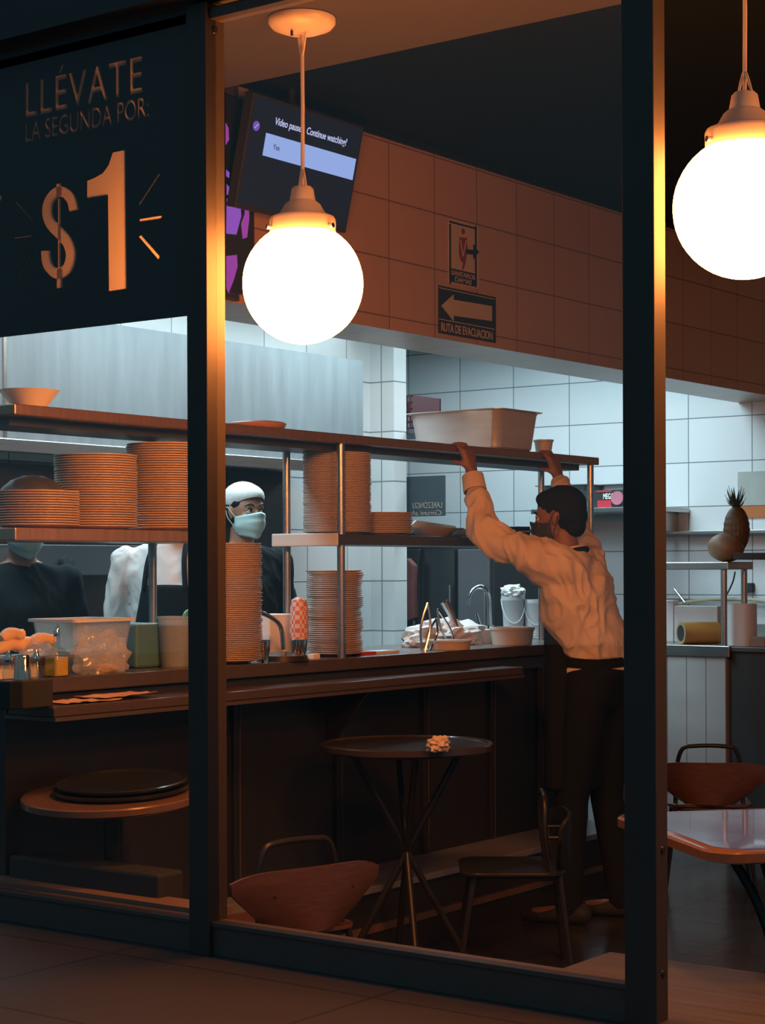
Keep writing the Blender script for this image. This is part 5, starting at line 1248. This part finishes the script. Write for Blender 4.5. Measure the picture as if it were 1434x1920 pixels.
# ---- masked cook (white cap, black shirt)
def standing(name_label, hc, fd, skin, shirt_m, apron_m=None, look=(1, 0, 0), arms=None, pitch=0, shw=.19, drop=0.0, maskm=maskb, voxel=.0055, torso_shift=(0, 0)):
    fd = Vector(fd).normalized(); lf = Vector((-fd.y, fd.x, 0)); P = thing('person', name_label, 'person', (hc.x, hc.y, 0))
    Mh = head_frame(hc, fd, pitch, 0); base = Vector((hc.x, hc.y, 0))-fd*.03+Vector((*torso_shift, 0))
    nk = Vector((base.x, base.y, hc.z-.15)); zs = hc.z-.215-drop
    sL, sR = base+lf*shw+Vector((0, 0, zs)), base-lf*shw+Vector((0, 0, zs)); ch_, wa, pe = base+Vector((0, 0, zs-.12)), base+Vector((0, 0, 1.12)), base+Vector((0, 0, .97))
    arms = arms or [(sL+lf*.05+Vector((0, 0, -.27)), sL+fd*.16+lf*.0+Vector((0, 0, -.40))), (sR-lf*.05+Vector((0, 0, -.27)), sR+fd*.16+Vector((0, 0, -.40)))]
    Hh = head_hulls(Mh)+[[(hc-fd*.02+Vector((0, 0, -.07)), .052), (nk, .055)], [(nk, .045), (sL-Vector((0, 0, .015)), .035), (sR-Vector((0, 0, .015)), .035), (ch_, .08)], [(ch_, .08), (wa, .08), (pe, .09)]]
    rz = Matrix.Rotation(math.atan2(fd.y, fd.x), 4, 'Z')
    for sd, (s_, (e, w_)) in enumerate(zip((sL, sR), arms)):
        Hh += [cap(s_, .045, e, .036), cap(e, .036, w_, .024)]
        d = (w_-e).normalized(); side = lf*(-1 if sd == 0 else 1)
        Hh.append([(w_, .02), (w_+d*.05+lf*.028, .013), (w_+d*.05-lf*.028, .013), (w_+d*.075, .014)])
        for i in range(4): Hh += finger(w_+d*.08+lf*(.03-.02*i), d, (d+Vector((0, 0, -.5))).normalized(), (d*.4+Vector((0, 0, -1))).normalized(), (.03, .022, .018), .0082)
        Hh += finger(w_+d*.03+side*.025, (d+side*.8).normalized(), (d+side*.2).normalized(), d, (.028, .022, .018), .010)
    kn = []
    for s in (-1, 1):
        hp = pe+lf*s*.085; kk = base+lf*s*.1+Vector((0, 0, .5)); ft = base+lf*s*.11
        Hh += [cap(hp, .085, kk, .052), cap(kk, .05, ft+Vector((0, 0, .09)), .035)]+foot(ft, fd); kn.append((hp, kk, ft))
    blob('body', Hh, voxel, skin, P, 3)
    eyes(Mh, P, look)
    if maskm: mask(Mh, maskm, P)
    E = lambda x, y, z: (x, y, z)
    sh = [[(L9(sL, sR, .08)-Vector((0, 0, .01)), .066), (L9(sL, sR, .92)-Vector((0, 0, .01)), .066), (nk+Vector((0, 0, -.035)), .062), (ch_, (.13, .19, .09), rz)], [(ch_, (.13, .19, .09), rz), (wa, (.125, .175, .06), rz)], [(wa, (.125, .175, .06), rz), (pe, (.13, .18, .03), rz)]]
    for s_, (e, w_) in zip((sL, sR), arms): sh += [[(s_, .068), (e, .055)], [(e, .055), (L9(e, w_, .8), .042)]]
    blob('shirt', sh, .009, shirt_m, P, 5, .008, .10)
    blob('trousers', [[(pe, (.125, .175, .04), rz), (kn[0][0], .1), (kn[1][0], .1)]]+[cap(h, .1, k, .07) for h, k, f in kn]+[cap(k, .07, f+Vector((0, 0, .06)), .055) for h, k, f in kn], .012, blackcl, P, 4)
    for h, k, f in kn: blob('shoe', [[(f+Vector((0, 0, .045)), .045), (f+fd*.13+Vector((0, 0, .03)), (.048, .048, .028))]], .01, black, P, 3)
    if apron_m:
        zt = ch_.z+.02
        blob('apron', [[(base+fd*.105+Vector((0, 0, zt)), (.05, .105, .01), rz), (base+fd*.10+Vector((0, 0, 1.05)), (.06, .17, .02), rz), (base+fd*.10+Vector((0, 0, .6)), (.06, .18, .02), rz)]], .009, apron_m, P, 3)
        for s in (-1, 1):
            b = BM(); add_tube(b, smooth_path([base+fd*.135+lf*s*.085+Vector((0, 0, zt-.005)), base+fd*.115+lf*s*.075+Vector((0, 0, zs+.0)), base+fd*.05+lf*s*.065+Vector((0, 0, zs+.067)), base-fd*.03+lf*s*.05+Vector((0, 0, zs+.07))], 5), .011, 8); obj('apron_strap', b, apron_m, P, smooth=True)
    return P, Mh
hc1 = atD(459, 962, 8.0)
P1, M1 = standing('person in a white cap, pale blue mask and black shirt watching from behind the bar', hc1, (.95, -.28, 0), skin1, blackcl, look=(1, .5, .05), shw=.19)
P_ = lambda *a: M1 @ Vector(a)
blob('white_cap', [[(P_(-.016, 0, .062), (.102, .086, .078), M1), (P_(.0, 0, .07), (.098, .083, .062), M1)], [(P_(-.06, 0, .03), (.06, .07, .05), M1)]], .005, shirtw, P1, 3, cut=[(P_(.085, 0, .062), M1.to_3x3() @ Vector((.42, 0, -1)))])
blob('hair', [[(P_(-.024, 0, .030), (.094, .0815, .070), M1)], [(P_(-.045, 0, -.015), (.058, .079, .06), M1)], [(P_(.020, 0, .040), (.055, .0795, .040), M1)]], .005, hairm, P1, 3, .0015, .02)

hc2 = atD(322, 945, 7.38)
P2, M2 = standing('person in a white long sleeved shirt and black bib apron, head hidden by the shelf', hc2, (.45, -.89, 0), skin2, shirtw, blackcl, shw=.20, drop=.02, maskm=None, voxel=.007)
P_ = lambda *a: M2 @ Vector(a)
blob('white_cap', [[(P_(-.012, 0, .062), (.104, .083, .080), M2)]], .007, shirtw, P2, 3, cut=[(P_(.09, 0, .045), M2.to_3x3() @ Vector((.25, 0, -1)))])
hc3 = atD(45, 985, 6.95)
P3, M3 = standing('person in dark clothes with a blue mask half hidden at the left edge', hc3, (.9, -.43, 0), skin1, blackcl, shw=.18, voxel=.007, pitch=-.2)
P_ = lambda *a: M3 @ Vector(a)
blob('hair', [[(P_(-.02, 0, .045), (.102, .083, .085), M3)]], .007, hairm, P3, 3)
print('objects', len(bpy.data.objects))
